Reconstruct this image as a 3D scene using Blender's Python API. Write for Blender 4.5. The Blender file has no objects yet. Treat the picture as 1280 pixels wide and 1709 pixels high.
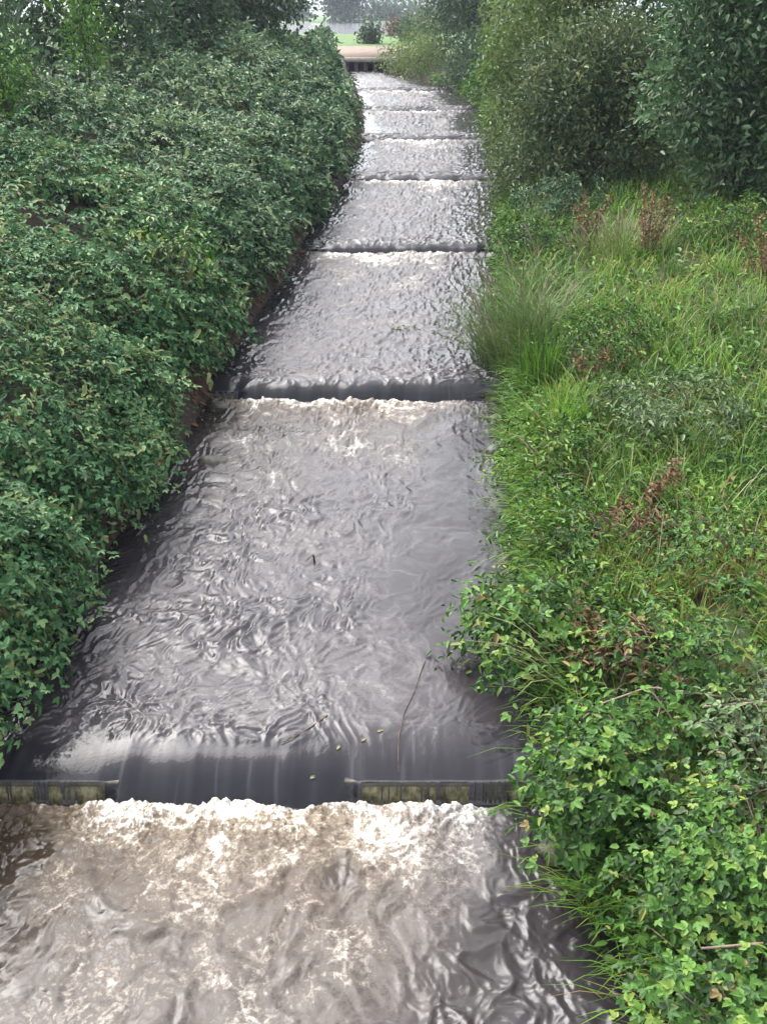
import bpy, math
import numpy as np
from mathutils import Matrix, Vector

R = math.radians
scene = bpy.context.scene
COL = scene.collection

# ------------------------------------------------------------------ camera
PITCH = R(26.94)
cam_d = bpy.data.cameras.new('camera'); cam = bpy.data.objects.new('camera', cam_d); COL.objects.link(cam)
cam.location = (0, 0, 4.0); cam.rotation_euler = (R(90) - PITCH, 0, 0)
cam_d.sensor_fit = 'VERTICAL'; cam_d.sensor_height = 24.0; cam_d.lens = 23.05
cam_d.clip_start = 0.05; cam_d.clip_end = 3000
scene.camera = cam

# ------------------------------------------------------------------ sky, sun, exposure
SUN_EL, SUN_AZ = 52.0, 318.0
world = bpy.data.worlds.new('World'); scene.world = world; world.use_nodes = True
nt = world.node_tree; nt.nodes.clear()
wo = nt.nodes.new('ShaderNodeOutputWorld'); bg = nt.nodes.new('ShaderNodeBackground')
sky = nt.nodes.new('ShaderNodeTexSky'); sky.sky_type = 'NISHITA'; sky.sun_disc = False
sky.sun_elevation = R(SUN_EL); sky.sun_rotation = R(SUN_AZ)
sky.air_density = 1.0; sky.dust_density = 4.0; sky.ozone_density = 1.0
hs = nt.nodes.new('ShaderNodeHueSaturation'); hs.inputs['Saturation'].default_value = 0.30; hs.inputs['Value'].default_value = 1.0
cl = nt.nodes.new('ShaderNodeTexNoise'); cl.inputs['Scale'].default_value = 2.2; cl.inputs['Detail'].default_value = 5
clr = nt.nodes.new('ShaderNodeMapRange'); clr.inputs[1].default_value = .3; clr.inputs[2].default_value = .7
clr.inputs[3].default_value = .8; clr.inputs[4].default_value = 1.2
tc = nt.nodes.new('ShaderNodeTexCoord')
mul = nt.nodes.new('ShaderNodeVectorMath'); mul.operation = 'MULTIPLY'
nt.links.new(tc.outputs['Generated'], cl.inputs['Vector']); nt.links.new(cl.outputs['Fac'], clr.inputs[0])
nt.links.new(sky.outputs[0], hs.inputs['Color']); nt.links.new(hs.outputs[0], mul.inputs[0]); nt.links.new(clr.outputs[0], mul.inputs[1])
nt.links.new(mul.outputs[0], bg.inputs['Color']); bg.inputs['Strength'].default_value = 0.15
nt.links.new(bg.outputs[0], wo.inputs['Surface'])

sun_d = bpy.data.lights.new('sun', 'SUN'); sun = bpy.data.objects.new('sun', sun_d); COL.objects.link(sun)
sun_d.energy = .55; sun_d.angle = R(45); sun_d.color = (1.0, .98, .95)
az, el = R(SUN_AZ), R(SUN_EL)
sdir = Vector((math.sin(az) * math.cos(el), math.cos(az) * math.cos(el), math.sin(el)))
sun.rotation_euler = sdir.to_track_quat('Z', 'Y').to_euler()

vs = scene.view_settings
vs.view_transform = 'Standard'; vs.look = 'None'; vs.gamma = 1.0; vs.use_curve_mapping = False
vs.exposure = 1.95
scene.cycles.use_denoising = True
scene.cycles.max_bounces = 6; scene.cycles.transparent_max_bounces = 4
scene.cycles.sample_clamp_indirect = 6.0

# ------------------------------------------------------------------ noise and helpers
_p = np.random.default_rng(7).permutation(256); _p = np.concatenate([_p, _p, _p])
_g = np.random.default_rng(8).normal(size=(256, 3)); _g /= np.linalg.norm(_g, axis=1)[:, None]
def noise(x, y, z=0.0):
    x, y, z = np.broadcast_arrays(np.asarray(x, float), np.asarray(y, float), np.asarray(z, float))
    xi, yi, zi = np.floor(x).astype(int), np.floor(y).astype(int), np.floor(z).astype(int)
    xf, yf, zf = x - xi, y - yi, z - zi; xi &= 255; yi &= 255; zi &= 255
    f = lambda t: t * t * t * (t * (6 * t - 15) + 10)
    u, v, w = f(xf), f(yf), f(zf)
    def gr(a, b, c):
        h = _p[_p[_p[xi + a] + yi + b] + zi + c]; g = _g[h]
        return g[..., 0] * (xf - a) + g[..., 1] * (yf - b) + g[..., 2] * (zf - c)
    l = lambda t, a, b: a + t * (b - a)
    return 1.5 * l(w, l(v, l(u, gr(0,0,0), gr(1,0,0)), l(u, gr(0,1,0), gr(1,1,0))),
                      l(v, l(u, gr(0,0,1), gr(1,0,1)), l(u, gr(0,1,1), gr(1,1,1))))
def fbm(x, y, z=0.0, o=4):
    s = 0; a = .5
    for i in range(o): s = s + a * noise(x * 2**i, y * 2**i, z + 7.3 * i); a *= .5
    return s
def sst(a, b, x):
    t = np.clip((x - a) / (b - a), 0, 1); return t * t * (3 - 2 * t)
def nrm(v):
    return v / np.maximum(np.linalg.norm(v, axis=-1, keepdims=True), 1e-9)

def tag(o, label=None, cat=None, group=None, kind=None):
    if label: o['label'] = label
    if cat: o['category'] = cat
    if group: o['group'] = group
    if kind: o['kind'] = kind
    return o
def empty(name, loc, label, cat, group=None):
    o = bpy.data.objects.new(name, None); COL.objects.link(o); o.location = loc; o.empty_display_size = .1
    return tag(o, label, cat, group)
def mesh_obj(name, V, faces, mat, parent=None, tint=None, smooth=False, attrs=None):
    """faces: list of int arrays (n,3) / (n,4) in world coordinates; parented things keep world positions."""
    V = np.asarray(V, dtype=np.float32)
    org = np.array(parent_origin(parent)) if parent is not None else np.zeros(3)
    me = bpy.data.meshes.new(name)
    faces = [np.asarray(f, dtype=np.int32) for f in faces if len(f)]
    idx = np.concatenate([f.ravel() for f in faces]); tot = np.concatenate([np.full(len(f), f.shape[1], np.int32) for f in faces])
    me.vertices.add(len(V)); me.vertices.foreach_set('co', (V - org).astype(np.float32).ravel())
    me.loops.add(len(idx)); me.loops.foreach_set('vertex_index', idx)
    st = np.zeros(len(tot), np.int32); st[1:] = np.cumsum(tot)[:-1]
    me.polygons.add(len(tot)); me.polygons.foreach_set('loop_start', st); me.polygons.foreach_set('loop_total', tot)
    if smooth: me.polygons.foreach_set('use_smooth', np.ones(len(tot), bool))
    me.update(calc_edges=True)
    if tint is not None:
        a = me.attributes.new('tint', 'FLOAT', 'POINT'); a.data.foreach_set('value', np.asarray(tint, np.float32))
    for k, val in (attrs or {}).items():
        a = me.attributes.new(k, 'FLOAT', 'POINT'); a.data.foreach_set('value', np.asarray(val, np.float32))
    me.materials.append(mat)
    o = bpy.data.objects.new(name, me); COL.objects.link(o)
    if parent is not None: o.parent = parent
    return o
def parent_origin(p):
    v = Vector((0, 0, 0))
    while p is not None: v += p.location; p = p.parent
    return v

class Leaves:                                              # leaf blades: two quads folded along the midrib
    def __init__(s): s.V = []; s.T = []
    def add(s, P, T, N, ln, wd, tint, fold=.12, wide=.38):
        P = np.asarray(P, float); n = len(P)
        if n == 0: return
        T = nrm(T); S = nrm(np.cross(T, N)); Nn = np.cross(S, T)
        ln = np.broadcast_to(np.asarray(ln, float), (n,))[:, None]; wd = np.broadcast_to(np.asarray(wd, float), (n,))[:, None]
        tpl = [(0, 0, 0), (wide * .75, .85, fold), (.72, .62, fold * .8), (1, 0, -.10), (.72, -.62, fold * .8), (wide * .75, -.85, fold)]
        v = np.stack([P + T * ln * a + S * wd * b * .5 + Nn * ln * c for a, b, c in tpl], 1)
        s.V.append(v.reshape(-1, 3)); s.T.append(np.repeat(np.broadcast_to(np.asarray(tint, float), (n,)), 6))
    def tri(s, P, T, N, L, tint, frac=1.0, wd=.5):         # three leaflets on a stalk
        T = nrm(T); S = nrm(np.cross(T, N)); L = np.broadcast_to(np.asarray(L, float), (len(P),)); l = L[:, None]
        s.add(P + T * l * .3, T, N, L * .72, L * wd * 1.0, tint)
        for sg in (-1, 1):
            s.add(P + T * l * .27, T * .5 + S * sg * .85 - N * .1, N, L * .58, L * wd * .88, tint + .03 * sg)
    def build(s, name, mat, parent=None):
        V = np.concatenate(s.V); n = len(V) // 6; b = np.arange(n)[:, None] * 6
        f = np.concatenate([b + np.array([[0, 1, 2, 3]]), b + np.array([[0, 3, 4, 5]])])
        return mesh_obj(name, V, [f], mat, parent, tint=np.concatenate(s.T))

class Tubes:
    def __init__(s): s.V = []; s.F = []; s.n = 0
    def add(s, pts, rad, k=6):
        pts = np.asarray(pts, float); m = len(pts); rad = np.broadcast_to(np.asarray(rad, float), (m,))
        t = nrm(np.gradient(pts, axis=0)); ref = np.array([0.13, .21, .97]) if abs(t[0][2]) < .9 else np.array([1., .1, 0])
        a = nrm(np.cross(t, ref)); b = np.cross(t, a)
        th = np.arange(k) * 2 * np.pi / k
        ring = pts[:, None] + rad[:, None, None] * (np.cos(th)[None, :, None] * a[:, None] + np.sin(th)[None, :, None] * b[:, None])
        s.V.append(ring.reshape(-1, 3))
        i = np.arange(m - 1)[:, None] * k; j = np.arange(k)[None]; jn = (j + 1) % k
        q = np.stack([i + j, i + jn, i + k + jn, i + k + j], -1).reshape(-1, 4) + s.n
        s.F.append(q); s.n += m * k
    def build(s, name, mat, parent=None):
        return mesh_obj(name, np.concatenate(s.V), [np.concatenate(s.F)], mat, parent, smooth=True)

class Blades:                                              # bent grass blades
    def __init__(s): s.V = []; s.T = []
    def add(s, P, H, lean, az, wd, tint, droop=.3):
        n = len(P); d = np.stack([np.cos(az), np.sin(az), 0 * az], 1); sd = np.stack([-np.sin(az), np.cos(az), 0 * az], 1)
        up = np.array([0, 0, 1.]); rows = []
        for t, w in ((0, 1.), (.4, .85), (.75, .55)):
            c = P + up * (H * (t - droop * t * t * t))[:, None] + d * (H * lean * t ** 1.7)[:, None]
            rows += [c - sd * (wd * w * .5)[:, None], c + sd * (wd * w * .5)[:, None]]
        rows.append(P + up * (H * (1 - droop))[:, None] + d * (H * lean)[:, None])
        s.V.append(np.stack(rows, 1).reshape(-1, 3)); s.T.append(np.repeat(tint, 7))
    def build(s, name, mat, parent=None):
        V = np.concatenate(s.V); n = len(V) // 7; b = np.arange(n)[:, None] * 7
        q = np.concatenate([b + np.array([[0, 1, 3, 2]]), b + np.array([[2, 3, 5, 4]])]); t = b + np.array([[4, 5, 6]])
        return mesh_obj(name, V, [q, t], mat, parent, tint=np.concatenate(s.T))

def box(x0, x1, y0, y1, z0, z1):
    V = np.array([(x, y, z) for z in (z0, z1) for y in (y0, y1) for x in (x0, x1)], float)
    return V, np.array([[0, 2, 3, 1], [4, 5, 7, 6], [0, 1, 5, 4], [2, 6, 7, 3], [0, 4, 6, 2], [1, 3, 7, 5]])

# ------------------------------------------------------------------ materials
def new_mat(name):
    m = bpy.data.materials.new(name); m.use_nodes = True
    return m, m.node_tree, m.node_tree.nodes['Principled BSDF'], m.node_tree.nodes['Material Output']
def ramp(nt_, stops):
    r = nt_.nodes.new('ShaderNodeValToRGB'); e = r.color_ramp.elements
    while len(e) < len(stops): e.new(.5)
    for el_, (p, c) in zip(e, stops): el_.position = p; el_.color = (*c, 1)
    return r
def leaf_mat(name, stops, rough=.5, trans=.16, spec=.4):
    m, t, b, out = new_mat(name)
    at = t.nodes.new('ShaderNodeAttribute'); at.attribute_name = 'tint'
    r = ramp(t, stops); t.links.new(at.outputs['Fac'], r.inputs[0])
    n = t.nodes.new('ShaderNodeTexNoise'); n.inputs['Scale'].default_value = 45; n.inputs['Detail'].default_value = 2
    mr = t.nodes.new('ShaderNodeMapRange'); mr.inputs[3].default_value = .7; mr.inputs[4].default_value = 1.3
    t.links.new(n.outputs['Fac'], mr.inputs[0])
    mx = t.nodes.new('ShaderNodeVectorMath'); mx.operation = 'MULTIPLY'
    t.links.new(r.outputs[0], mx.inputs[0]); t.links.new(mr.outputs[0], mx.inputs[1])
    t.links.new(mx.outputs[0], b.inputs['Base Color']); b.inputs['Roughness'].default_value = rough
    b.inputs['Specular IOR Level'].default_value = spec
    tr = t.nodes.new('ShaderNodeBsdfTranslucent'); t.links.new(mx.outputs[0], tr.inputs['Color'])
    mixs = t.nodes.new('ShaderNodeMixShader'); mixs.inputs[0].default_value = trans
    t.links.new(b.outputs[0], mixs.inputs[1]); t.links.new(tr.outputs[0], mixs.inputs[2]); t.links.new(mixs.outputs[0], out.inputs['Surface'])
    return m
def noise_mat(name, stops, scale=8, rough=.85, bump=.4, detail=6, stretch=(1, 1, 1), spec=.3):
    m, t, b, out = new_mat(name)
    tcn = t.nodes.new('ShaderNodeTexCoord'); mp = t.nodes.new('ShaderNodeMapping'); mp.inputs['Scale'].default_value = stretch
    t.links.new(tcn.outputs['Object'], mp.inputs[0])
    n = t.nodes.new('ShaderNodeTexNoise'); n.inputs['Scale'].default_value = scale; n.inputs['Detail'].default_value = detail; n.inputs['Roughness'].default_value = .65
    t.links.new(mp.outputs[0], n.inputs['Vector'])
    r = ramp(t, stops); t.links.new(n.outputs['Fac'], r.inputs[0]); t.links.new(r.outputs[0], b.inputs['Base Color'])
    bp = t.nodes.new('ShaderNodeBump'); bp.inputs['Strength'].default_value = bump; bp.inputs['Distance'].default_value = .03
    t.links.new(n.outputs['Fac'], bp.inputs['Height']); t.links.new(bp.outputs[0], b.inputs['Normal'])
    b.inputs['Roughness'].default_value = rough; b.inputs['Specular IOR Level'].default_value = spec
    return m

M = {}
M['bramble'] = leaf_mat('bramble_leaf', [(0, (.010, .034, .010)), (.35, (.038, .12, .042)), (.7, (.10, .215, .085)), (.88, (.19, .29, .11)), (1, (.16, .13, .05))], rough=.48, spec=.22, trans=.22)
M['bramble_far'] = leaf_mat('bramble_leaf_far', [(0, (.012, .037, .012)), (.35, (.044, .112, .046)), (.7, (.115, .205, .10)), (1, (.22, .29, .12))], rough=.48, spec=.3, trans=.2)
M['bramble_light'] = leaf_mat('bramble_leaf_light', [(0, (.018, .05, .010)), (.3, (.05, .13, .022)), (.7, (.11, .23, .036)), (.92, (.21, .28, .055)), (1, (.17, .12, .04))], rough=.45, spec=.25, trans=.22)
M['lime'] = leaf_mat('lime_leaf', [(0, (.03, .09, .012)), (.5, (.08, .2, .02)), (.85, (.17, .27, .03)), (1, (.26, .2, .04))], rough=.5, trans=.18)
M['greygreen'] = leaf_mat('grey_green_leaf', [(0, (.025, .055, .02)), (.5, (.085, .15, .05)), (1, (.17, .24, .10))], rough=.55)
M['rust'] = leaf_mat('rust_leaf', [(0, (.07, .035, .018)), (.5, (.17, .09, .045)), (1, (.28, .20, .09))], rough=.7, trans=.1)
M['willow_dark'] = leaf_mat('willow_leaf_dark', [(0, (.018, .04, .016)), (.5, (.062, .105, .04)), (.85, (.14, .185, .065)), (1, (.23, .25, .10))], rough=.5, trans=.3)
M['willow_olive'] = leaf_mat('willow_leaf_olive', [(0, (.03, .05, .015)), (.5, (.09, .155, .035)), (1, (.19, .26, .07))], rough=.5, trans=.3)
M['willow_pale'] = leaf_mat('willow_leaf_pale', [(0, (.018, .045, .018)), (.5, (.06, .135, .05)), (.85, (.15, .23, .11)), (1, (.30, .34, .22))], rough=.45, trans=.3)
M['tree_dark'] = leaf_mat('tree_leaf_dark', [(0, (.012, .03, .013)), (.6, (.04, .085, .03)), (1, (.10, .16, .045))], rough=.5, trans=.3)
M['tree_mid'] = leaf_mat('tree_leaf_mid', [(0, (.02, .05, .02)), (.6, (.05, .10, .045)), (1, (.10, .16, .06))], rough=.5, trans=.3)
M['grass'] = leaf_mat('grass_blade', [(0, (.022, .055, .008)), (.35, (.085, .19, .022)), (.65, (.17, .33, .036)), (.85, (.29, .34, .07)), (1, (.30, .20, .09))], rough=.6, trans=.35, spec=.2)
M['straw'] = leaf_mat('straw_blade', [(0, (.06, .12, .025)), (.5, (.15, .21, .06)), (1, (.32, .31, .16))], rough=.6, trans=.25)
M['cane'] = noise_mat('bramble_cane', [(.3, (.06, .03, .025)), (.7, (.16, .10, .06))], 30, .6, .2)
M['dead'] = noise_mat('dead_wood', [(.3, (.12, .08, .06)), (.7, (.34, .27, .2))], 25, .8, .3)
M['bark'] = noise_mat('bark', [(.3, (.03, .022, .016)), (.7, (.10, .075, .055))], 12, .9, .6, stretch=(1, 1, .25))

def ground_mat():
    m, t, b, out = new_mat('soil_and_turf')
    geo = t.nodes.new('ShaderNodeNewGeometry')
    n = t.nodes.new('ShaderNodeTexNoise'); n.inputs['Scale'].default_value = 3; n.inputs['Detail'].default_value = 8; n.inputs['Roughness'].default_value = .7
    t.links.new(geo.outputs['Position'], n.inputs['Vector'])
    soil = ramp(t, [(.3, (.014, .009, .006)), (.55, (.035, .022, .015)), (.75, (.065, .043, .028))])
    turf = ramp(t, [(.3, (.03, .055, .012)), (.55, (.075, .15, .025)), (.75, (.12, .19, .04))])
    t.links.new(n.outputs['Fac'], soil.inputs[0]); t.links.new(n.outputs['Fac'], turf.inputs[0])
    at = t.nodes.new('ShaderNodeAttribute'); at.attribute_name = 'turf'
    mx = t.nodes.new('ShaderNodeMix'); mx.data_type = 'RGBA'
    t.links.new(at.outputs['Fac'], mx.inputs[0]); t.links.new(soil.outputs[0], mx.inputs[6]); t.links.new(turf.outputs[0], mx.inputs[7])
    t.links.new(mx.outputs[2], b.inputs['Base Color']); b.inputs['Roughness'].default_value = .9
    bp = t.nodes.new('ShaderNodeBump'); bp.inputs['Distance'].default_value = .06; bp.inputs['Strength'].default_value = .8
    t.links.new(n.outputs['Fac'], bp.inputs['Height']); t.links.new(bp.outputs[0], b.inputs['Normal'])
    return m
M['ground'] = ground_mat()

def water_mat():
    m, t, b, out = new_mat('stream_water')
    at = t.nodes.new('ShaderNodeAttribute'); at.attribute_name = 'foam'
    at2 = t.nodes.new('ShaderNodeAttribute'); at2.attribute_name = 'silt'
    geo = t.nodes.new('ShaderNodeNewGeometry')
    n = t.nodes.new('ShaderNodeTexNoise'); n.inputs['Scale'].default_value = 36; n.inputs['Detail'].default_value = 4; n.inputs['Distortion'].default_value = .9
    t.links.new(geo.outputs['Position'], n.inputs['Vector'])
    bub = t.nodes.new('ShaderNodeTexVoronoi'); bub.inputs['Scale'].default_value = 95
    t.links.new(geo.outputs['Position'], bub.inputs['Vector'])
    # break the foam up into bubbles and fine threads
    ad = t.nodes.new('ShaderNodeMath'); ad.operation = 'MULTIPLY_ADD'; ad.inputs[1].default_value = .8; ad.inputs[2].default_value = -.40
    t.links.new(n.outputs['Fac'], ad.inputs[0])
    bb = t.nodes.new('ShaderNodeMath'); bb.operation = 'MULTIPLY_ADD'; bb.inputs[1].default_value = -.20; t.links.new(bub.outputs['Distance'], bb.inputs[0]); t.links.new(ad.outputs[0], bb.inputs[2])
    ab = t.nodes.new('ShaderNodeMath'); ab.operation = 'ADD'; ab.inputs[1].default_value = .09; t.links.new(bb.outputs[0], ab.inputs[0])
    gate = t.nodes.new('ShaderNodeMath'); gate.operation = 'MULTIPLY'
    sm = t.nodes.new('ShaderNodeMapRange'); sm.inputs[1].default_value = .26; sm.inputs[2].default_value = .55
    t.links.new(at.outputs['Fac'], sm.inputs[0]); t.links.new(ab.outputs[0], gate.inputs[0]); t.links.new(sm.outputs[0], gate.inputs[1])
    fo = t.nodes.new('ShaderNodeMath'); fo.operation = 'ADD'; fo.use_clamp = True
    t.links.new(at.outputs['Fac'], fo.inputs[0]); t.links.new(gate.outputs[0], fo.inputs[1])
    clean = ramp(t, [(0, (.012, .011, .015)), (.25, (.045, .043, .049)), (.5, (.11, .107, .114)), (.75, (.28, .275, .27)), (1, (.70, .70, .69))])
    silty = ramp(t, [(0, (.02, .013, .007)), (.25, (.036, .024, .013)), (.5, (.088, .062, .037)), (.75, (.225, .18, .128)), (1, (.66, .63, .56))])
    t.links.new(fo.outputs[0], clean.inputs[0]); t.links.new(fo.outputs[0], silty.inputs[0])
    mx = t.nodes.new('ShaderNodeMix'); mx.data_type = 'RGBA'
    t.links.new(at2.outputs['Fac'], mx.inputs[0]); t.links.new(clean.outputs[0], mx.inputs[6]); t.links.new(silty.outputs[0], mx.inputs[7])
    t.links.new(mx.outputs[2], b.inputs['Base Color'])
    rr = t.nodes.new('ShaderNodeMapRange'); rr.inputs[1].default_value = .24; rr.inputs[2].default_value = .5; rr.inputs[3].default_value = .05; rr.inputs[4].default_value = .6
    t.links.new(fo.outputs[0], rr.inputs[0]); t.links.new(rr.outputs[0], b.inputs['Roughness'])
    b.inputs['IOR'].default_value = 1.34
    bp = t.nodes.new('ShaderNodeBump'); bp.inputs['Distance'].default_value = .005; bp.inputs['Strength'].default_value = .16
    t.links.new(n.outputs['Fac'], bp.inputs['Height']); t.links.new(bp.outputs[0], b.inputs['Normal'])
    return m
M['water'] = water_mat()

# ------------------------------------------------------------------ terrain
YW = [4.18, 10.1, 16.5, 22.9, 28.9, 35.4, 41.4]            # foot of each weir
KY = [-6, 0, 2.9, 4.18, 10.1, 16.5, 22.9, 28.9, 35.4, 41.4, 51.5, 60]
KL = [-2.6, -2.4, -2.3, -2.28, -1.85, -1.30, -.80, -.52, -.66, -.95, -1.85, -2.6]
KR = [1.7, 1.5, 1.12, .84, 1.30, 1.82, 2.62, 2.9, 3.2, 2.7, .20, -.6]
Lf = lambda y: np.interp(y, KY, KL)
Rf = lambda y: np.interp(y, KY, KR)
WY = [-6, 0, 4.2, 10.1, 16.5, 22.9, 28.9, 35.4, 41.4, 51.5, 80]
WZ = [-.05, 0, .1, .3, .5, .7, .9, 1.1, 1.3, 1.4, 1.5]
wl = lambda y: np.interp(y, WY, WZ)
LAKE_Z = 2.12
def ground(x, y):
    x = np.asarray(x, float); y = np.asarray(y, float)
    w = wl(y); u = Lf(y) - x; v = x - Rf(y)
    zl = w + np.interp(u, [-.3, 0, .12, .4, 1.2, 3, 5, 9], [-.4, -.3, .18, .5, .95, 1.6, 1.85, 1.9])
    zr = w + np.interp(v, [-.3, 0, .15, .5, 2, 5, 9], [-.4, -.3, .10, .32, .72, 1.0, 1.1])
    z = np.where(u > -.3, zl, np.where(v > -.3, zr, w - .4))
    far = sst(46, 51.2, y); chan = (u < 0) & (v < 0) & (y < 52.5)
    z = np.where(chan, z, z * (1 - far) + far * 1.98)
    f2 = sst(58, 70, y); z = z * (1 - f2) + 2.3 * f2
    f3 = sst(9, 30, np.abs(x)); z = z * (1 - f3) + 2.3 * f3
    e = ((x + 6) / 24.0) ** 2 + ((y - 160) / 62.0) ** 2
    return z - .8 * sst(1.08, .92, e)
def build_ground():
    xs = np.unique(np.round(np.concatenate([np.arange(-8, 9, .12), -np.geomspace(8, 700, 40), np.geomspace(9, 700, 40)]), 3))
    ys = np.unique(np.round(np.concatenate([np.arange(-6, 12, .14), np.arange(12, 60, .3), np.geomspace(60, 1500, 70)]), 3))
    X, Y = np.meshgrid(xs, ys); Z = ground(X, Y)
    nearf = (np.abs(X) < 10) & (Y < 55)
    Z = Z + np.where(nearf, .06 * fbm(X * 1.7, Y * 1.7, 3.) + .03 * noise(X * 6, Y * 6), .05 * fbm(X * .05, Y * .05))
    v = X - Rf(Y); u = Lf(Y) - X
    turf = np.where(Y > 60, 1., np.where(v > .3, np.clip(.3 + .4 * fbm(X, Y), 0, 1), 0.)); turf = np.where(np.abs(X) > 9, 1., turf)
    ny, nx = X.shape; i = np.arange(ny - 1)[:, None] * nx + np.arange(nx - 1)[None]
    q = np.stack([i, i + 1, i + nx + 1, i + nx], -1).reshape(-1, 4)
    o = mesh_obj('ground', np.stack([X, Y, Z], -1).reshape(-1, 3), [q], M['ground'], smooth=True, attrs={'turf': turf.ravel()})
    tag(o, 'dark soil banks and turf beside the stepped stream', None, kind='structure')
build_ground()

# ------------------------------------------------------------------ stream water
DROPS = [.2, .165, .135, .12, .11, .105, .10]                # fall at each weir; the rest of each 0.2 m step is taken up by the sloping pool
def notch(x, y, k):                                        # 1 where the weir is cut lower and the water pours as a tongue
    l, r = Lf(y), Rf(y); c = .5 * (l + r); w = r - l
    a, b = (-1.52, -.20) if k == 0 else (c - .40 * w, c + .42 * w)
    return sst(a - .12, a + .06, x) * sst(b + .12, b - .06, x)
def water_height(x, y):
    z = np.zeros_like(x); tongue = np.zeros_like(x); below = np.full_like(x, 9.)
    for k, yk in enumerate(YW):
        m = notch(x, y, k); wob = .085 * noise(x * 1.7, 3.3 + k * 5.) + .02 * noise(x * 7, 1.3 + k)
        A = .48 if k == 0 else .30; ln_ = (YW + [51.5])[k + 1] - yk
        t = np.clip((y - yk - wob) / A, 0, 1); sc = 1 - (1 - t) ** 2.7
        t2 = np.clip((y - yk - .055) / .035, 0, 1); ss = .58 * sst(0, 1, t2) + .42 * (1 - (1 - np.clip((y - yk - .09) / .42, 0, 1)) ** 2.2)
        z += DROPS[k] * (m * sc + (1 - m) * ss) + (.2 - DROPS[k]) * np.clip((y - yk) / ln_, 0, 1)
        tongue = np.maximum(tongue, np.where((y > yk - .01) & (y < yk + .62), 1 - sst(*((.27, .52) if k == 0 else (.12, .36)), y - yk), 0))
        d = yk + wob - y; below = np.where((d > -.02) & (d < below), np.maximum(d, 0), below)
    return z, tongue, below
def build_pool(k, y0, y1, cols, rows):
    a = np.linspace(0, 1, cols)
    # rows spaced evenly as seen under perspective, refined at the falls
    zc = lambda y: 1.0 / (y + 1.2)
    yy = 1.0 / np.linspace(1 / (y0 + 1.2), 1 / (y1 + 1.2), rows) - 1.2
    ext = [np.linspace(yk + .03, yk + .11, 14) for yk in YW if y0 < yk < y1] + [np.linspace(yk - .05, yk + .62, 40) for yk in YW if y0 < yk < y1] + [np.linspace(y0, y0 + .5, 30)]
    yy = np.unique(np.round(np.concatenate([yy] + ext), 4)); yy = yy[(yy >= y0 - 1e-6) & (yy <= y1 + 1e-6)]
    X = (Lf(yy) - .22)[:, None] + a[None] * (Rf(yy) - Lf(yy) + .44)[:, None]; Y = np.repeat(yy[:, None], cols, 1)
    Z, tongue, below = water_height(X, Y)
    l, r = Lf(Y), Rf(Y); s = (X - l) / (r - l)
    near0 = sst(4.4, 3.9, Y)
    # flow-stretched, warped coordinates
    wx = X + .16 * noise(X * 2.1, Y * 1.6, 1.) + .06 * noise(X * 6, Y * 5, 2.); wy = Y + .2 * noise(X * 1.8, Y * 1.6, 5.) + .07 * noise(X * 5.5, Y * 5, 9.)
    calm = 1 - tongue
    turb = np.exp(-below / .9); core = np.exp(-below / .28)
    side = sst(.62, .95, s)                                 # slack water along the right bank
    rdg = lambda f1, f2, z: (1 - np.abs(noise(wx * f1, wy * f2, z)) * 1.9)
    far = 1 + .04 * np.maximum(Y - 8, 0)
    rough_ = np.clip(.55 + 1.1 * fbm(X * 1.3 + 3, Y * 1.0, 12., 2) - .45 * sst(.45, .75, s) + .35 * turb, .12, 1.15) * 1.25 if k < 2 else .9
    bodyX = sst(.38, -.12, X - .45 * (Y - 2.9) + .2 * noise(X * 2, Y * 2, 17.)) * sst(-2.05, -1.5, X + .15 * noise(Y * 3, 2.2))
    if k == 0: rough_ = .42 + .12 * (1 - bodyX)
    h = calm * (.018 * fbm(wx * 2.6, wy * 2.0, 11., 2) + rough_ * (.020 * rdg(5.5, 3.8, 71.) ** 2 + .0145 * rdg(11, 8, 73.) + .0080 * rdg(21, 16, 75.) + .0030 * rdg(38, 28, 77.) + .0012 * noise(wx * 60, wy * 48, 6.))) * far
    h += turb * calm * (.055 * fbm(wx * 3.0, wy * 2.7, 21., 3) * (1 - .4 * side))
    bil = np.abs(noise(wx * 13, wy * 13, 31.)) + .5 * np.abs(noise(wx * 29, wy * 29, 33.)) + .25 * np.abs(noise(wx * 60, wy * 60, 35.))
    big = sst(-.3, .4, fbm(X * 3.1, Y * 3.1, 81., 2))
    h += core * calm * (.01 + .045 * bil + .05 * big) * (1 if k == 0 else .45) * (1 - .6 * sst(.80, .98, s))
    h += tongue * (.004 * noise(X * 4, Y * 1.1, 3.) + .0007 * noise(X * 17, Y * 1.6, 4.) + .0004 * noise(X * 45, Y * 3.0, 4.))
    if k == 0: h = h + calm * (1 - bodyX) * .03 * fbm(X * 1.6 + .5 * Y, Y * 3.2, 86., 3)
    if k == 0: h = h * (1 - .55 * bodyX * calm * (1 - core)) + calm * bodyX * (.040 * fbm(X * 2.3, Y * 2.8, 83., 2) + .010 * noise(wx * 7, wy * 8, 85.))
    fade = sst(-.10, .04, s) * sst(1.10, .96, s)
    Z = Z + h * (.35 + .65 * fade)
    # foam: threads, islands and froth
    thr = lambda f1, f2, z, w: sst(1 - w, 1, 1 - np.abs(noise(wx * f1, wy * f2, z)) * 2.)
    patch = sst(-.30, .40, fbm(wx * 1.5, wy * 1.1, 51., 3) - .30 * side)
    isl = sst(.02, .30, fbm(wx * 4.2, wy * 3.4, 55., 4))
    lines = .6 * thr(4.2, 3.4, 41., .30) + .5 * thr(8.5, 6.5, 43., .34) + .35 * thr(17, 13, 47., .4)
    decay = .22 + .78 * np.exp(-below / (1.3 + .3 * k)) if k else .30 + .70 * np.exp(-below / 1.6)
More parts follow.
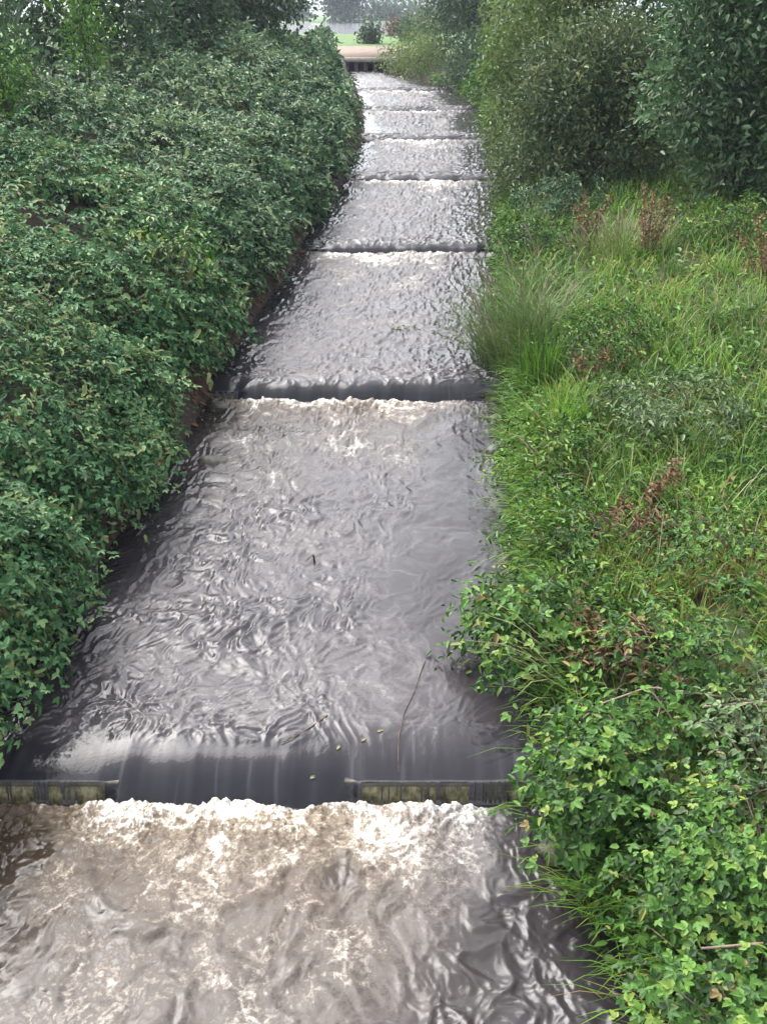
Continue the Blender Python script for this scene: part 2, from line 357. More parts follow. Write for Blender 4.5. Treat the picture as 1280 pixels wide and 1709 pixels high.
    f = (.24 if k < 2 else .30) + .10 * patch + decay * (.55 * lines * (.25 + .75 * patch) + .26 * isl * patch + .10 * patch) + .07 * lines
    if k == 0:
        px_, py_ = X + .10 * noise(X * 3.1, Y * 3.1, 1.) + .035 * noise(X * 9, Y * 9, 2.), Y + .10 * noise(X * 3.1, Y * 3.1, 5.) + .035 * noise(X * 9, Y * 9, 6.)
        th2 = lambda f1, z, w: sst(1 - w, 1, 1 - np.abs(noise(px_ * f1, py_ * f1 * .9, z)) * 2.)
        isl2 = sst(-.16, .26, fbm(px_ * 2.6, py_ * 2.2, 57., 5)); fine = fbm(X * 22, Y * 22, 59., 3)
        lace = .6 * th2(5.5, 44., .22) + .5 * th2(12, 48., .3) + .35 * th2(26, 49., .45)
        hole = sst(-.18, -.34, fbm(px_ * 1.9 + 5, py_ * 2.1, 91., 2))
        near_ = np.exp(-below / .55)
        f = .21 + bodyX * (.10 + .15 * isl2 + (.17 + .33 * isl2) * lace * (.6 + .4 * near_) + .32 * fine * (.3 + isl2) - .16 * hole + .12 * near_) + .05 * lines * patch
        streak = sst(-1.25, -1.75, X) * sst(.1, .45, noise((X + .5 * Y) * 7, (Y - .4 * X) * 1.6, 93.)); f -= .22 * streak * (1 - near_ * .4)
    f += np.exp(-below / (.2, .30, .25, .2, .2, .2, .2, .2)[k]) * (.04 + .66 * bil + .28 * big) * (1 if k == 0 else .85) * (1 - .7 * sst(.78, .95, s)) + (.12 if k == 0 else .34) * turb * (bil - .12)
    f *= 1 - (.5 if k else .12) * side * (1 - .5 * core)
    edge = sst(.0, .16, s + .05 * noise(Y * 1.7, 4.4)) * sst(1., .92, s); f *= .22 + .78 * edge  # water colour darkened by the banks, hedge reflection painted in on the left
    tong = (.05 if k < 2 else .02) + .09 * np.clip(noise(X * 14, Y * 1.2, 61.), 0, 1) + .22 * sst(.35, .7, noise(X * 26 + .3 * noise(X * 5, Y * 4, 2.), Y * 1.5, 63.)) + .03 * (Y > 8)
    f = f * calm + tongue * tong
    for kk, yk in enumerate(YW): f = np.where((Y > yk + .03) & (Y < yk + .10) & (notch(X, Y, kk) < .3), .34, f)
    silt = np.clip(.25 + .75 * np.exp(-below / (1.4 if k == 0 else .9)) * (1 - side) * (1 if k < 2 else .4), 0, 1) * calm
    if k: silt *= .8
    nr, nc = X.shape; i = np.arange(nr - 1)[:, None] * nc + np.arange(nc - 1)[None]
    q = np.stack([i, i + 1, i + nc + 1, i + nc], -1)
    # thin curtains at the weir ends: leave strands with gaps so the board shows between them
    ym = .5 * (yy[1:] + yy[:-1]); xm = .25 * (X[1:, 1:] + X[1:, :-1] + X[:-1, 1:] + X[:-1, :-1])
    keep = np.ones(q.shape[:2], bool)
    for kk, yk in enumerate(YW[:3]):
        rowsel = (ym > yk + .045) & (ym < yk + .092)
        m = notch(xm, yk, kk); st = .5 * noise(xm * 11, xm * 3 + 9.7, kk) + .8 * noise(xm * 43, 1.3, kk) + .5 * noise(xm * 80, 5.3)
        keep &= ~(rowsel[:, None] & (m < .25) & (st < .24))
    q = q[keep].reshape(-1, 4)
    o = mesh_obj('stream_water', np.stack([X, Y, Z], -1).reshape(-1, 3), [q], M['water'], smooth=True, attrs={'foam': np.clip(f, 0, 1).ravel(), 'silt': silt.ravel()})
    tag(o, ['brown foaming pool at the foot of the first weir', 'wide rippled grey pool between the first and second weirs', 'bright rippled pool between the second and third weirs',
            'pale pool between the third and fourth weirs', 'pale pool between the fourth and fifth weirs', 'narrow bright pool between the fifth and sixth weirs',
            'far bright pool between the sixth and seventh weirs', 'farthest bright water below the culvert bridge'][k], kind='structure')
ends = [2.0] + [y + (.27 if i == 0 else .115) for i, y in enumerate(YW)] + [53.5]
for k, (c, r) in enumerate([(460, 300), (430, 300), (300, 130), (220, 80), (170, 60), (130, 50), (110, 40), (90, 40)]):
    build_pool(k, ends[k], ends[k + 1] + .002, c, r)

# ------------------------------------------------------------------ weirs
M['board'] = noise_mat('weir_timber', [(.30, (.03, .03, .015)), (.48, (.20, .18, .09)), (.66, (.42, .38, .22))], 22, .65, .5, stretch=(1, 1, .5), spec=.5)
M['board_dark'] = noise_mat('wet_timber', [(.3, (.03, .025, .02)), (.7, (.10, .085, .06))], 10, .4, .5, spec=.5)
ORD = ['first', 'second', 'third', 'fourth', 'fifth', 'sixth', 'seventh']
def plank(name, x0, x1, y0, y1, z0, z1, mat, par, seed, seg=10):
    xs = np.linspace(x0, x1, seg + 1); V = []; 
    for i, x in enumerate(xs):
        j = .006 * noise(x * 6, seed); V += [(x, y0 + j, z0), (x, y0 + j + .004, z1 - .008 + j), (x, y0 + .012 + j, z1 + j), (x, y1, z1 + j), (x, y1, z0)]
    F = [[a * 5 + b, a * 5 + b + 1, a * 5 + b + 6, a * 5 + b + 5] for a in range(seg) for b in range(4)]
    V = np.array(V); m = mesh_obj(name, V, [np.array(F), np.array([[0, 1, 3, 4], [seg * 5, seg * 5 + 4, seg * 5 + 3, seg * 5 + 1]])], mat, par)
    return m
for k, yk in enumerate(YW):
    l, r = float(Lf(yk)), float(Rf(yk)); zt = .2 * k + DROPS[k]; w = r - l; c = .5 * (l + r)
    a, b = (-1.52, -.20) if k == 0 else (c - .40 * w, c + .42 * w)
    e = empty('weir', (c, yk + .1, zt - .5), '%s timber weir counting from the bottom of the picture, water pouring over its middle' % ORD[k], 'weir', 'weirs stepping up the stream')
    # side boards in two courses, a lower middle board
    for x0, x1 in ((l - .3, a + .02), (b - .02, r + .3)):
        plank('board', x0, x1, yk + .085, yk + .135, zt - .115, zt - .088, M['board_dark'], e, k + x0)
        plank('board', x0, x1, yk + .093, yk + .14, zt - .45, zt - .118, M['board'], e, k + x0 + 3)
    plank('notch_board', a + .024, b - .024, yk + .32, yk + .36, zt - .45, zt - .10, M['board_dark'], e, k + 7)
    for x in (a + .0, b - .0):
        V, F = box(x - .03, x + .03, yk + .15, yk + .28, zt - .5, zt - .13); mesh_obj('post', V, [F], M['board_dark'], e)

# ------------------------------------------------------------------ view test used only to skip leaves no one could see
def in_view(P, mx=260):
    x, y, z = P[..., 0], P[..., 1], P[..., 2] - 4.0
    c, s = math.cos(PITCH), math.sin(PITCH)
    d = y * c - z * s; v = y * s + z * c; d = np.maximum(d, .05)
    px = 640 + 1641 * x / d; py = 854 - 1641 * v / d
    return (px > -mx) & (px < 1280 + mx) & (py > -mx) & (py < 1709 + mx)

LEAFMESH = {}
def leaf_mesh(matkey, tint):
    key = (matkey, tint)
    if key not in LEAFMESH:
        lv = Leaves(); P = np.zeros((1, 3)); T = np.array([[0, 1., 0]]); N = np.array([[0, 0, 1.]])
        lv.tri(P, T, N, 1.0, np.array([tint])); o = lv.build('leaf', M[matkey]); LEAFMESH[key] = o.data; bpy.data.objects.remove(o)
    return LEAFMESH[key]
def leaf_parts(par, P, T, N, L, matkey, tints):
    org = parent_origin(par); T = nrm(T); S = nrm(np.cross(T, N)); Nn = np.cross(S, T)
    for p, t, s, n, l, ti in zip(P, T, S, Nn, L, tints):
        o = bpy.data.objects.new('leaf', leaf_mesh(matkey, float(round(min(max(ti, 0), 1) * 6) / 6)))
        o.matrix_world = Matrix(((s[0] * l, t[0] * l, n[0] * l, p[0] - org.x), (s[1] * l, t[1] * l, n[1] * l, p[1] - org.y), (s[2] * l, t[2] * l, n[2] * l, p[2] - org.z), (0, 0, 0, 1)))
        COL.objects.link(o); o.parent = par

def sprays(rng, Q, N, down, L, k=7, length=.38, tint=.45, tvar=.2):
    """leafy shoots: k leaves along an arching stem at each anchor; returns arrays of leaf base, direction, normal, size, tint and the stems"""
    n = len(Q); d = nrm(N * .55 + down * .55 + rng.normal(size=(n, 3)) * .45)
    ln = length * rng.uniform(.6, 1.3, n); tt = np.clip(tint + rng.normal(size=n) * tvar * .8, 0, .95)
    side = nrm(np.cross(d, N + 1e-3)); Ps, Ts, Ns, Ls, Ti = [], [], [], [], []
    for i in range(k):
        f = (i + .6) / k; sg = 1 if i % 2 else -1
        p = Q + d * (ln * f)[:, None]; p[:, 2] -= .35 * ln * f * f
        t = nrm(d * .55 + side * sg * .8 + rng.normal(size=(n, 3)) * .3); t[:, 2] -= .25
        nn = nrm(np.array([0, 0, .75]) + N * .5 + rng.normal(size=(n, 3)) * .33)
        Ps.append(p); Ts.append(t); Ns.append(nn); Ls.append(np.broadcast_to(L, (n,)) * rng.uniform(.7, 1.25, n)); Ti.append(np.where(rng.uniform(size=n) < .012, 1., np.clip(tt + rng.normal(size=n) * tvar * .6, 0, .9)))
    stems = (Q, Q + d * (ln * .6)[:, None] - np.array([0, 0, .1]) * ln[:, None], d, ln)
    return [np.concatenate(a) for a in (Ps, Ts, Ns, Ls, Ti)], stems

# ------------------------------------------------------------------ bramble thicket on the left bank
PU = np.array([.12, -.10, -.26, -.16, .22, .9, 1.9, 3.2, 5.2, 8.0]); PZ = np.array([.16, .22, .48, .85, 1.24, 1.64, 2.02, 2.36, 2.7, 2.85])
PS = np.concatenate([[0], np.cumsum(np.hypot(np.diff(PU), np.diff(PZ)))])
def bank_surface(y, s, ym, hm, bulge, seed, under=0., inset=0.):
    u = np.interp(s, PS, PU); z = np.interp(s, PS, PZ); ds = .12
    du = np.interp(s + ds, PS, PU) - np.interp(s - ds, PS, PU); dz = np.interp(s + ds, PS, PZ) - np.interp(s - ds, PS, PZ)
    N = nrm(np.stack([dz, 0 * dz, du], -1))
    eta = (y - ym) / hm; b = 2.0 * bulge * (np.sqrt(np.clip(1 - eta ** 2, 0, 1)) - .74)
    N = nrm(N + np.stack([0 * eta, .55 * np.sign(eta) * np.abs(eta) ** 2.5, 0 * eta], -1))
    P = np.stack([Lf(y) - u - np.interp(y, [20, 28, 36, 46], [0, .2, .58, .85]), y, wl(y) + z], -1)
    off = b + .26 * fbm(y * 1.1, s * 1.1, seed, 3) + .15 * noise(y * 2.7, s * 2.7, seed + 5.) - inset * np.exp(-s * .8)
    return P + N * (off - under)[..., None], N
HOLE = np.array([-3.45, 10.9, 2.45])
def left_bramble(name, label, ym, hm, s0, s1, bulge, mat, tint, seed, parts=0, cat='bramble', lai=2.6):
    rng = np.random.default_rng(seed)
    root = empty(name, (float(Lf(ym)) - .6, ym, float(ground(Lf(ym) - .6, ym))), label, cat, 'brambles on the left bank')
    L = .062 * (1 + max(0, ym - 7) / 9.5) if ym < 12 else .062 * (1.5 + (ym - 12) / 17.); k = 8; lai *= 1 if ym < 20 else .85
    area = 2 * hm * (s1 - s0); n = int(area * lai / (.5 * L * L) / k)
    y = ym + hm * rng.uniform(-1, 1, n) * 1.03; s = s0 + (s1 - s0) * rng.uniform(0, 1, n)
    Q, N = bank_surface(y, s, ym, hm, bulge, seed, under=rng.exponential(.13, n) + .10, inset=float(np.interp(ym, [5, 7.5, 10.7, 14.2, 18, 23, 29, 36, 45], [.40, .48, .85, .95, .95, 1.0, 1.15, 1.8, 2.1])))
    sc_ = 1.6 / (1 + max(0, ym - 9) / 25)
    gate = noise(Q[:, 0] * sc_ * 1.2, Q[:, 1] * sc_, Q[:, 2] * sc_ * 1.2 + seed) + .35 * noise(Q[:, 0] * 5, Q[:, 1] * 5, Q[:, 2] * 5) > -.42 + .12 * rng.normal(size=n)
    gz = ground(Q[:, 0], Q[:, 1]); inl = Q[:, 0] < Lf(Q[:, 1]) - .1; Q[:, 2] = np.where(inl, np.maximum(Q[:, 2], gz + .08), Q[:, 2])
    keep = gate & in_view(Q) & (np.linalg.norm((Q - HOLE) * [.8, .8, 1], axis=1) > .42)
    Q, N = Q[keep], N[keep]; down = np.broadcast_to(np.array([.7, 0, -.55]), Q.shape)
    tn = tint + .12 + .34 * fbm(Q[:, 1] * .8, Q[:, 0] * .8 + Q[:, 2], seed)
    (P, T, Nn, Ls, Ti), stems = sprays(rng, Q, N, down, L, k, .30 * (L / .062) ** .55, tn, .34)
    if parts:
        sc = (P @ np.array([.3, -.75, .5])) + .25 * rng.normal(size=len(P)); 
        vis = in_view(P, -10); sc = np.where(vis, sc, -9); idx = np.argsort(-sc)[:parts]
        msk = np.ones(len(P), bool); msk[idx] = False
        leaf_parts(root, P[idx], T[idx], Nn[idx], Ls[idx], mat, Ti[idx]); P, T, Nn, Ls, Ti = P[msk], T[msk], Nn[msk], Ls[msk], Ti[msk]
    lv = Leaves(); sm_ = rng.uniform(size=len(P)) < .4; lv.tri(P[~sm_], T[~sm_], Nn[~sm_], Ls[~sm_], Ti[~sm_], wd=.44)
    for q_ in (0, 1): lv.add(P[sm_] + q_ * T[sm_] * Ls[sm_][:, None] * .5, T[sm_] + q_ * rng.normal(size=(sm_.sum(), 3)) * .6, Nn[sm_], Ls[sm_] * 1.0, Ls[sm_] * .55, Ti[sm_] + .06 * q_)
    fo = lv.build('foliage', M[mat], root); fo['kind'] = 'stuff'
    # arching canes rooted in the bank
    for c in range(5):
        j = rng.integers(len(Q)); q = Q[j]; gx = float(Lf(q[1])) - rng.uniform(.25, .9)
        g = np.array([gx, q[1] + rng.normal() * .2, float(ground(gx, q[1])) - .03]); t = np.linspace(0, 1, 7)[:, None]
        mid = .5 * (g + q) + np.array([0, 0, .35]); tb = Tubes(); tb.add((1 - t) ** 2 * g + 2 * t * (1 - t) * mid + t * t * q, np.linspace(.009, .004, 7) * (1 + max(0, ym - 9) / 25), 5); tb.build('cane', M['cane'], root)
    return root
BL = [
 ('dark green bramble bush hanging over the water above the left end of the first weir', 5.0, 1.35, 0, 2.35, .32, 'bramble', .42, 250),
 ('green bramble bush overhanging the left side of the wide pool below the second weir', 7.5, 1.55, 0, 2.35, .34, 'bramble', .45, 250),
 ('bulging bramble bush at the left end of the second weir', 10.7, 1.85, 0, 2.3, .5, 'bramble', .40, 200),
 ('bramble bush on the left bank between the second and third weirs', 14.2, 2.1, 0, 2.5, .4, 'bramble_far', .36, 0),
 ('dark drooping bramble bush at the left end of the third weir', 18.2, 2.5, 0, 2.7, .42, 'bramble_far', .34, 0),
 ('bramble bush reaching down to the left end of the fourth weir', 23.0, 2.9, 0, 2.9, .45, 'bramble_far', .33, 0),
 ('bramble bush jutting into the stream at the left end of the fifth weir', 28.6, 3.2, 0, 3.2, .5, 'bramble_far', .33, 0),
 ('distant bramble bush on the left bank beside the sixth and seventh weirs', 36.5, 5.4, 0, 3.2, .5, 'bramble_far', .36, 0),
 ('farthest bramble bush on the left bank in front of the culvert bridge', 45.0, 3.9, 0, 1.7, .2, 'bramble_far', .5, 0),
 ('bramble mound on the upper left bank cut by the left edge above the first weir', 8.6, 2.0, 2.15, 5.2, .35, 'bramble', .46, 0),
 ('bramble mound with a dark hollow high on the left bank level with the second weir', 11.9, 2.0, 2.15, 5.8, .4, 'bramble', .44, 0),
 ('grey green bramble mound high on the left bank level with the third weir', 15.6, 2.5, 2.3, 6.0, .4, 'bramble_far', .5, 0),
 ('grey green bramble mound high on the left bank level with the fourth weir', 20.8, 3.1, 2.5, 6.3, .4, 'bramble_far', .52, 0),
 ('pale bramble mound on the crest of the left bank level with the fifth weir', 27.2, 3.6, 2.7, 6.3, .4, 'bramble_far', .52, 0),
 ('pale bramble mound on the crest of the left bank below the dark tree', 35.5, 5.0, 3.0, 6.3, .4, 'bramble_far', .5, 0)]
for i, (lab, ym, hm, s0, s1, bu, mt, ti, pt) in enumerate(BL):
    left_bramble('bramble_bush', lab, ym, hm, s0, s1, bu, mt, ti, 100 + i, pt)

def left_litter():
    rng = np.random.default_rng(470); n = 5200; q = rng.uniform(0, 1, n); y = 1 / (1 / 5.5 + q * (1 / 40. - 1 / 5.5)) - 2
    u = rng.uniform(-.02, .32, n); x = Lf(y) - u; P = np.stack([x, y, ground(x, y) + .01], 1); a = rng.uniform(0, 6.28, n); s_ = .04 * (1 + y / 12) * rng.uniform(.5, 1.4, n)
    lv = Leaves(); lv.add(P, np.stack([np.cos(a), np.sin(a), -.5 + 0 * a], 1), nrm(np.array([.8, 0, .8]) + rng.normal(size=P.shape) * .4), s_, s_ * .6, rng.uniform(0, .35, n))
    tag(lv.build('leaf_litter', M['rust']), 'brown dead leaves on the soil under the left brambles', 'litter', kind='stuff')
left_litter()

# ------------------------------------------------------------------ trees
def tree(name, label, base, lobes, mat, n, leaf=.07, asp=.3, cl=9, trunk=.07, droop=.3, tint=.45, seed=0, cat='tree', group=None, gap=.0, hang=.15, stems=1):
    rng = np.random.default_rng(seed); bx, by, bz = base; bz = float(ground(bx, by)) if bz is None else bz
    root = empty(name, (bx, by, bz), label, cat, group); b0 = np.array([bx, by, bz - .05])
    tops = [np.array([bx, by, bz]) + np.array(l[:3]) for l in lobes]
    low = min(t[2] - l[3] * .3 for t, l in zip(tops, lobes)); ctr = np.mean(tops, 0)
    for s_ in range(stems):
        b1 = b0 + (rng.normal(size=3) * [.14, .14, 0] if stems > 1 else 0)
        top = tops[s_ % len(tops)] if stems > 1 else np.array([ctr[0], ctr[1], max(t[2] for t in tops)])
        t = np.linspace(0, 1, 8)[:, None]; pts = b1 + (top - b1) * t + np.sin(t * 5 + s_) * [.05, .04, 0] * (top[2] - bz) * .25
        tb = Tubes(); tb.add(pts, trunk * np.linspace(1.15, .25, 8), 8); tb.build('trunk', M['bark'], root)
    for tp in tops:
        st = b0 + (np.array([ctr[0], ctr[1], max(low, bz + .2)]) - b0) * rng.uniform(.5, .9)
        t = np.linspace(0, 1, 6)[:, None]; pts = st + (tp - st) * t + np.array([0, 0, .12]) * np.sin(t * np.pi); tb = Tubes(); tb.add(pts, trunk * np.linspace(.5, .12, 6), 6); tb.build('limb', M['bark'], root)
    vol = np.array([l[3] ** 2 for l in lobes]); vol = vol / vol.sum(); lv = Leaves()
    for l, tp, fr in zip(lobes, tops, vol):
        m = int(n * fr / cl); dirs = nrm(rng.normal(size=(m, 3))); rad = np.array([l[3], l[3], l[4] if len(l) > 4 else l[3]])
        rr = np.clip(1 - rng.exponential(.16, m), .25, 1) * (1 + .22 * noise(dirs[:, 0] * 2.2, dirs[:, 1] * 2.2, dirs[:, 2] * 2.2 + seed) + .12 * noise(dirs[:, 0] * 6, dirs[:, 1] * 6, dirs[:, 2] * 6 + seed))
        C = tp + dirs * rr[:, None] * rad
        g = noise(C[:, 0] * 2.1, C[:, 1] * 2.1, C[:, 2] * 2.1 + seed) > -.28 + gap
        C, dd = C[g], dirs[g]; C = C[in_view(C, 320)] if True else C; 
        dd = nrm(C - tp); m = len(C)
        if m == 0: continue
        ct = tint + .55 * fbm(C[:, 0] * 1.6, C[:, 1] * 1.6, C[:, 2] * 1.6 + seed, 2) + .14 * rng.normal(size=m)
        P = np.repeat(C, cl, 0) + rng.normal(size=(m * cl, 3)) * leaf * 1.4; D = np.repeat(dd, cl, 0)
        P[:, 2] -= np.abs(rng.normal(size=m * cl)) * hang
        T = nrm(rng.normal(size=P.shape) * .6 + D * .55); T[:, 2] -= droop; Nn = nrm(D * .45 + np.array([0, 0, .5]) + rng.normal(size=P.shape) * .5)
        s_ = leaf * rng.uniform(.7, 1.35, m * cl)
        lv.add(P, T, Nn, s_, s_ * asp, np.clip(np.repeat(ct, cl) + .13 * rng.normal(size=m * cl), 0, 1))
    cr = lv.build('crown', M[mat], root)
    return root

# right bank shrubs and trees
tree('willow_shrub', 'big round dark green willow shrub standing at the end of the right meadow', (3.75, 18.6, None),
     [(0, 0, 1.2, 1.3, 1.25), (-.5, -.2, 1.7, .95), (.55, .1, 1.75, .95), (0, .1, 2.05, .85), (-.8, -.1, .9, .7), (.85, -.1, 1.0, .7)], 'willow_dark', 22000, .095, .5, 7, .09, .12, .55, 201, 'shrub', stems=5)
tree('willow_tree', 'olive yellow willow rising behind the round dark shrub on the right bank', (3.6, 22.6, None),
     [(-.55, 0, 1.2, .8, 1.2), (-.1, .2, 2.6, 1.3), (.9, .3, 3.2, 1.3), (-.7, .1, 2.1, .8), (.2, 0, 3.9, 1.1)], 'willow_olive', 12000, .12, .45, 8, .1, .2, .58, 202, stems=3)
tree('sallow_tree', 'blue green sallow with pale leaf clusters on the right behind the meadow', (5.35, 16.2, None),
     [(0, 0, 2.6, 1.1), (-.55, -.1, 1.7, .8), (.6, -.2, 1.5, .85), (-.3, .1, 3.6, .95), (.6, .1, 3.2, 1.0), (.1, -.3, .9, .75)], 'willow_pale', 19000, .11, .5, 8, .09, .15, .5, 203, gap=-.1, stems=4)
tree('sallow_tree', 'sallow with grey green leaves cut by the right edge of the picture', (6.55, 14.8, None),
     [(0, 0, 2.0, 1.0), (-.3, -.2, 1.1, .8), (-.2, 0, 3.1, 1.1), (.5, 0, 2.7, .9), (-.45, -.3, .55, .55)], 'willow_pale', 8500, .11, .5, 8, .09, .15, .65, 204, stems=3)
tree('alder_tree', 'dark tree filling the gap behind the two sallows on the right', (6.6, 20.5, None),
     [(0, 0, 2.0, 1.7), (-.8, 0, 3.5, 1.5), (1.0, 0, 3.4, 1.7), (.2, 0, 4.6, 1.5)], 'tree_dark', 9000, .13, .6, 8, .12, .2, .4, 205)
tree('willow_tree', 'tall grey green willow leaning over the right bank upstream of the seventh weir', (4.1, 47.0, None),
     [(0, 0, 2.2, 1.9), (-1.0, 0, 3.2, 1.5), (.9, .2, 3.6, 1.9), (-.2, 0, 4.6, 1.9), (-.9, -.2, 1.4, 1.1)], 'tree_mid', 9000, .2, .4, 8, .16, .4, .35, 206, stems=3)
tree('willow_tree', 'olive green willow on the right bank beside the fifth weir', (4.7, 31.5, None),
     [(0, 0, 1.8, 1.4), (-.7, 0, 2.8, 1.2), (.6, 0, 3.2, 1.5), (0, 0, 4.3, 1.4)], 'willow_olive', 9000, .15, .36, 8, .12, .4, .35, 207, stems=3)
tree('hawthorn_bush', 'bright green rounded bush overhanging the right bank beside the sixth weir', (4.3, 36.6, None),
     [(0, 0, .7, 1.1), (-.6, -.3, .4, .8), (.7, 0, 1.1, 1.1)], 'lime', 6000, .13, .5, 8, .07, .3, .25, 208, 'bush', stems=3)
tree('hawthorn_bush', 'mid green bush overhanging the right bank beside the seventh weir', (3.7, 41.5, None),
     [(0, 0, .7, 1.0), (-.6, -.2, .4, .8), (.8, 0, 1.0, 1.0)], 'tree_mid', 5000, .14, .5, 8, .07, .3, .55, 209, 'bush', stems=3)
tree('gorse_bush', 'yellow green bush on the right bank next to the culvert bridge', (1.25, 48.8, None),
     [(0, 0, .6, .9), (.9, .2, .8, .9), (-.75, .9, .3, .6), (.3, -1.6, .4, .85), (1.0, -2.2, .5, .9)], 'willow_olive', 5200, .14, .4, 8, .06, .2, .75, 210, 'bush', stems=3)
tree('thorn_bush', 'olive bush at the right end of the fourth and fifth weirs', (3.5, 26.3, None),
     [(0, 0, .7, .8), (-.45, -.5, .35, .6), (.3, .3, 1.2, .9), (-.3, -1.2, .3, .6)], 'willow_olive', 6500, .11, .4, 8, .06, .3, .4, 211, 'bush', stems=3)
tree('bramble_bush', 'low dark green bramble at the right end of the fourth weir below the round shrub', (2.75, 20.6, None),
     [(0, 0, .5, .6), (-.15, -1., .35, .5), (.1, .9, .5, .6)], 'willow_dark', 5200, .09, .5, 8, .04, .3, .6, 212, 'bramble', stems=3)
# left bank trees
tree('hazel_tree', 'dark green hazel tree on the crest of the left bank, nearest the far lake', (-4.4, 36.5, None),
     [(0, 0, 2.3, 1.5), (1.0, -.2, 1.7, .8), (-1.3, 0, 2.5, 1.4), (.3, 0, 3.6, 1.4), (-.4, -.2, 1.3, 1.0)], 'tree_dark', 9500, .17, .6, 8, .12, .25, .5, 221)
tree('elder_sapling', 'yellow green sapling with a few reddish leaves at the top left of the picture', (-5.05, 14.2, None),
     [(0, 0, 1.0, .30), (.2, -.1, 1.35, .26), (-.2, .1, 1.6, .26)], 'lime', 800, .09, .45, 6, .025, .25, .45, 222, 'tree')
tree('elder_sapling', 'yellow green sapling at the top edge between the two dark left trees', (-4.95, 18.0, None),
     [(0, 0, 1.3, .28), (.15, 0, 1.6, .30), (-.1, .1, 1.95, .3)], 'lime', 700, .10, .45, 6, .03, .25, .4, 223, 'tree')
tree('alder_tree', 'dark green alder cut by the top left corner of the picture', (-7.0, 15.8, None),
     [(0, 0, 1.6, 1.3), (.9, -.3, 1.3, .9), (.3, 0, 2.8, 1.1), (-.9, 0, 2.0, 1.2), (.5, .2, .7, 1.0), (1.3, .6, .8, .8)], 'tree_mid', 12000, .11, .6, 8, .10, .25, .5, 224)
tree('alder_tree', 'dark alder with grey green leaves behind the yellow saplings at the top left', (-6.1, 22.0, None),
     [(0, 0, 1.7, 1.3), (1.0, -.2, 1.6, 1.0), (.4, 0, 2.9, 1.2), (-.9, 0, 2.2, 1.2), (.4, 0, .7, 1.1), (-1.2, 0, .8, 1.1)], 'tree_mid', 9000, .13, .6, 8, .11, .25, .42, 225)
tree('hawthorn_bush', 'grey green hawthorn on the left bank top left of the dark hazel tree', (-5.2, 27.5, None),
     [(0, 0, 1.6, 1.1), (.7, 0, 1.5, .8), (-.8, 0, 1.9, 1.1), (.1, 0, 2.6, 1.0)], 'tree_mid', 7500, .14, .55, 8, .09, .25, .42, 226)

# ------------------------------------------------------------------ bushes and herbs along the right bank
def mound_bush(name, label, c, rad, mat, n, L, tint, seed, parts=0, cat='bramble', group=None, length=.3, hang=-.35, wide=.5, simple=False, toward=(-.45, -.2)):
    """a low leafy bush: shoots spring from a domed shape that rests on the bank"""
    rng = np.random.default_rng(seed); x, y = c[:2]; zb = float(ground(x, y)); root = empty(name, (x, y, zb), label, cat, group)
    d = rng.normal(size=(n, 3)); d[:, 2] = np.abs(d[:, 2]) * 1.1 - .25; d = nrm(d)
    rr = np.clip(1 - rng.exponential(.22, n), .1, 1) * (1 + .3 * noise(d[:, 0] * 2, d[:, 1] * 2, d[:, 2] * 2 + seed))
    Q = np.array([x, y, zb + c[2]]) + d * rr[:, None] * np.array(rad); N = d
    gz = ground(Q[:, 0], Q[:, 1]); Q[:, 2] = np.maximum(Q[:, 2], gz + .04)
    gt = noise(Q[:, 0] * 3.2, Q[:, 1] * 3.2, Q[:, 2] * 3.2 + seed) > .06 + .14 * rng.normal(size=n)
    Q = Q[in_view(Q) & gt]; N = N[:len(Q)] if len(Q) == n else nrm(Q - np.array([x, y, zb + c[2] - .2]))
    down = np.broadcast_to(np.array([toward[0], toward[1], hang]), Q.shape)
    tn = tint - .08 + .5 * fbm(Q[:, 0] * 2.4, Q[:, 1] * 2.4, Q[:, 2] * 2.4 + seed)
    (P, T, Nn, Ls, Ti), (s0, s1, sd, sl) = sprays(rng, Q, N, down, L, 6, length, tn, .34)
    if parts:
        sc = P @ np.array([0, -.55, .8]) + .2 * rng.normal(size=len(P)); sc = np.where(in_view(P, -10), sc, -9); idx = np.argsort(-sc)[:parts]
        msk = np.ones(len(P), bool); msk[idx] = False; leaf_parts(root, P[idx], T[idx], Nn[idx], Ls[idx], mat, Ti[idx]); P, T, Nn, Ls, Ti = P[msk], T[msk], Nn[msk], Ls[msk], Ti[msk]
    lv = Leaves()
    if simple: lv.add(P, T, Nn, Ls * rng.uniform(.7, 1.3, len(P)), Ls * wide * rng.uniform(.6, 1.2, len(P)), Ti)
    else:
        sm_ = rng.uniform(size=len(P)) < .55; lv.tri(P[~sm_], T[~sm_], Nn[~sm_], Ls[~sm_] * rng.uniform(.7, 1.15, (~sm_).sum()), Ti[~sm_], wd=wide)
        lv.add(P[sm_], T[sm_], Nn[sm_], Ls[sm_] * rng.uniform(.5, 1.2, sm_.sum()), Ls[sm_] * rng.uniform(.25, .55, sm_.sum()), Ti[sm_] + .05)
    fo = lv.build('foliage', M[mat], root); fo['kind'] = 'stuff'
    g0 = np.array([x, y, zb - .04])
    for j in range(0, len(s0), max(1, len(s0) // 22)):
        q = s1[j]; t = np.linspace(0, 1, 6)[:, None]; mid = .5 * (g0 + q) + np.array([0, 0, .18])
        tb = Tubes(); st = g0 + rng.normal(size=3) * [.08, .08, 0]; tb.add((1 - t) ** 2 * st + 2 * t * (1 - t) * mid + t * t * q, np.linspace(.006, .0025, 6), 5); tb.build('cane', M['cane' if j % 3 else 'dead'], root)
    return root
G = 'bushes along the right bank'
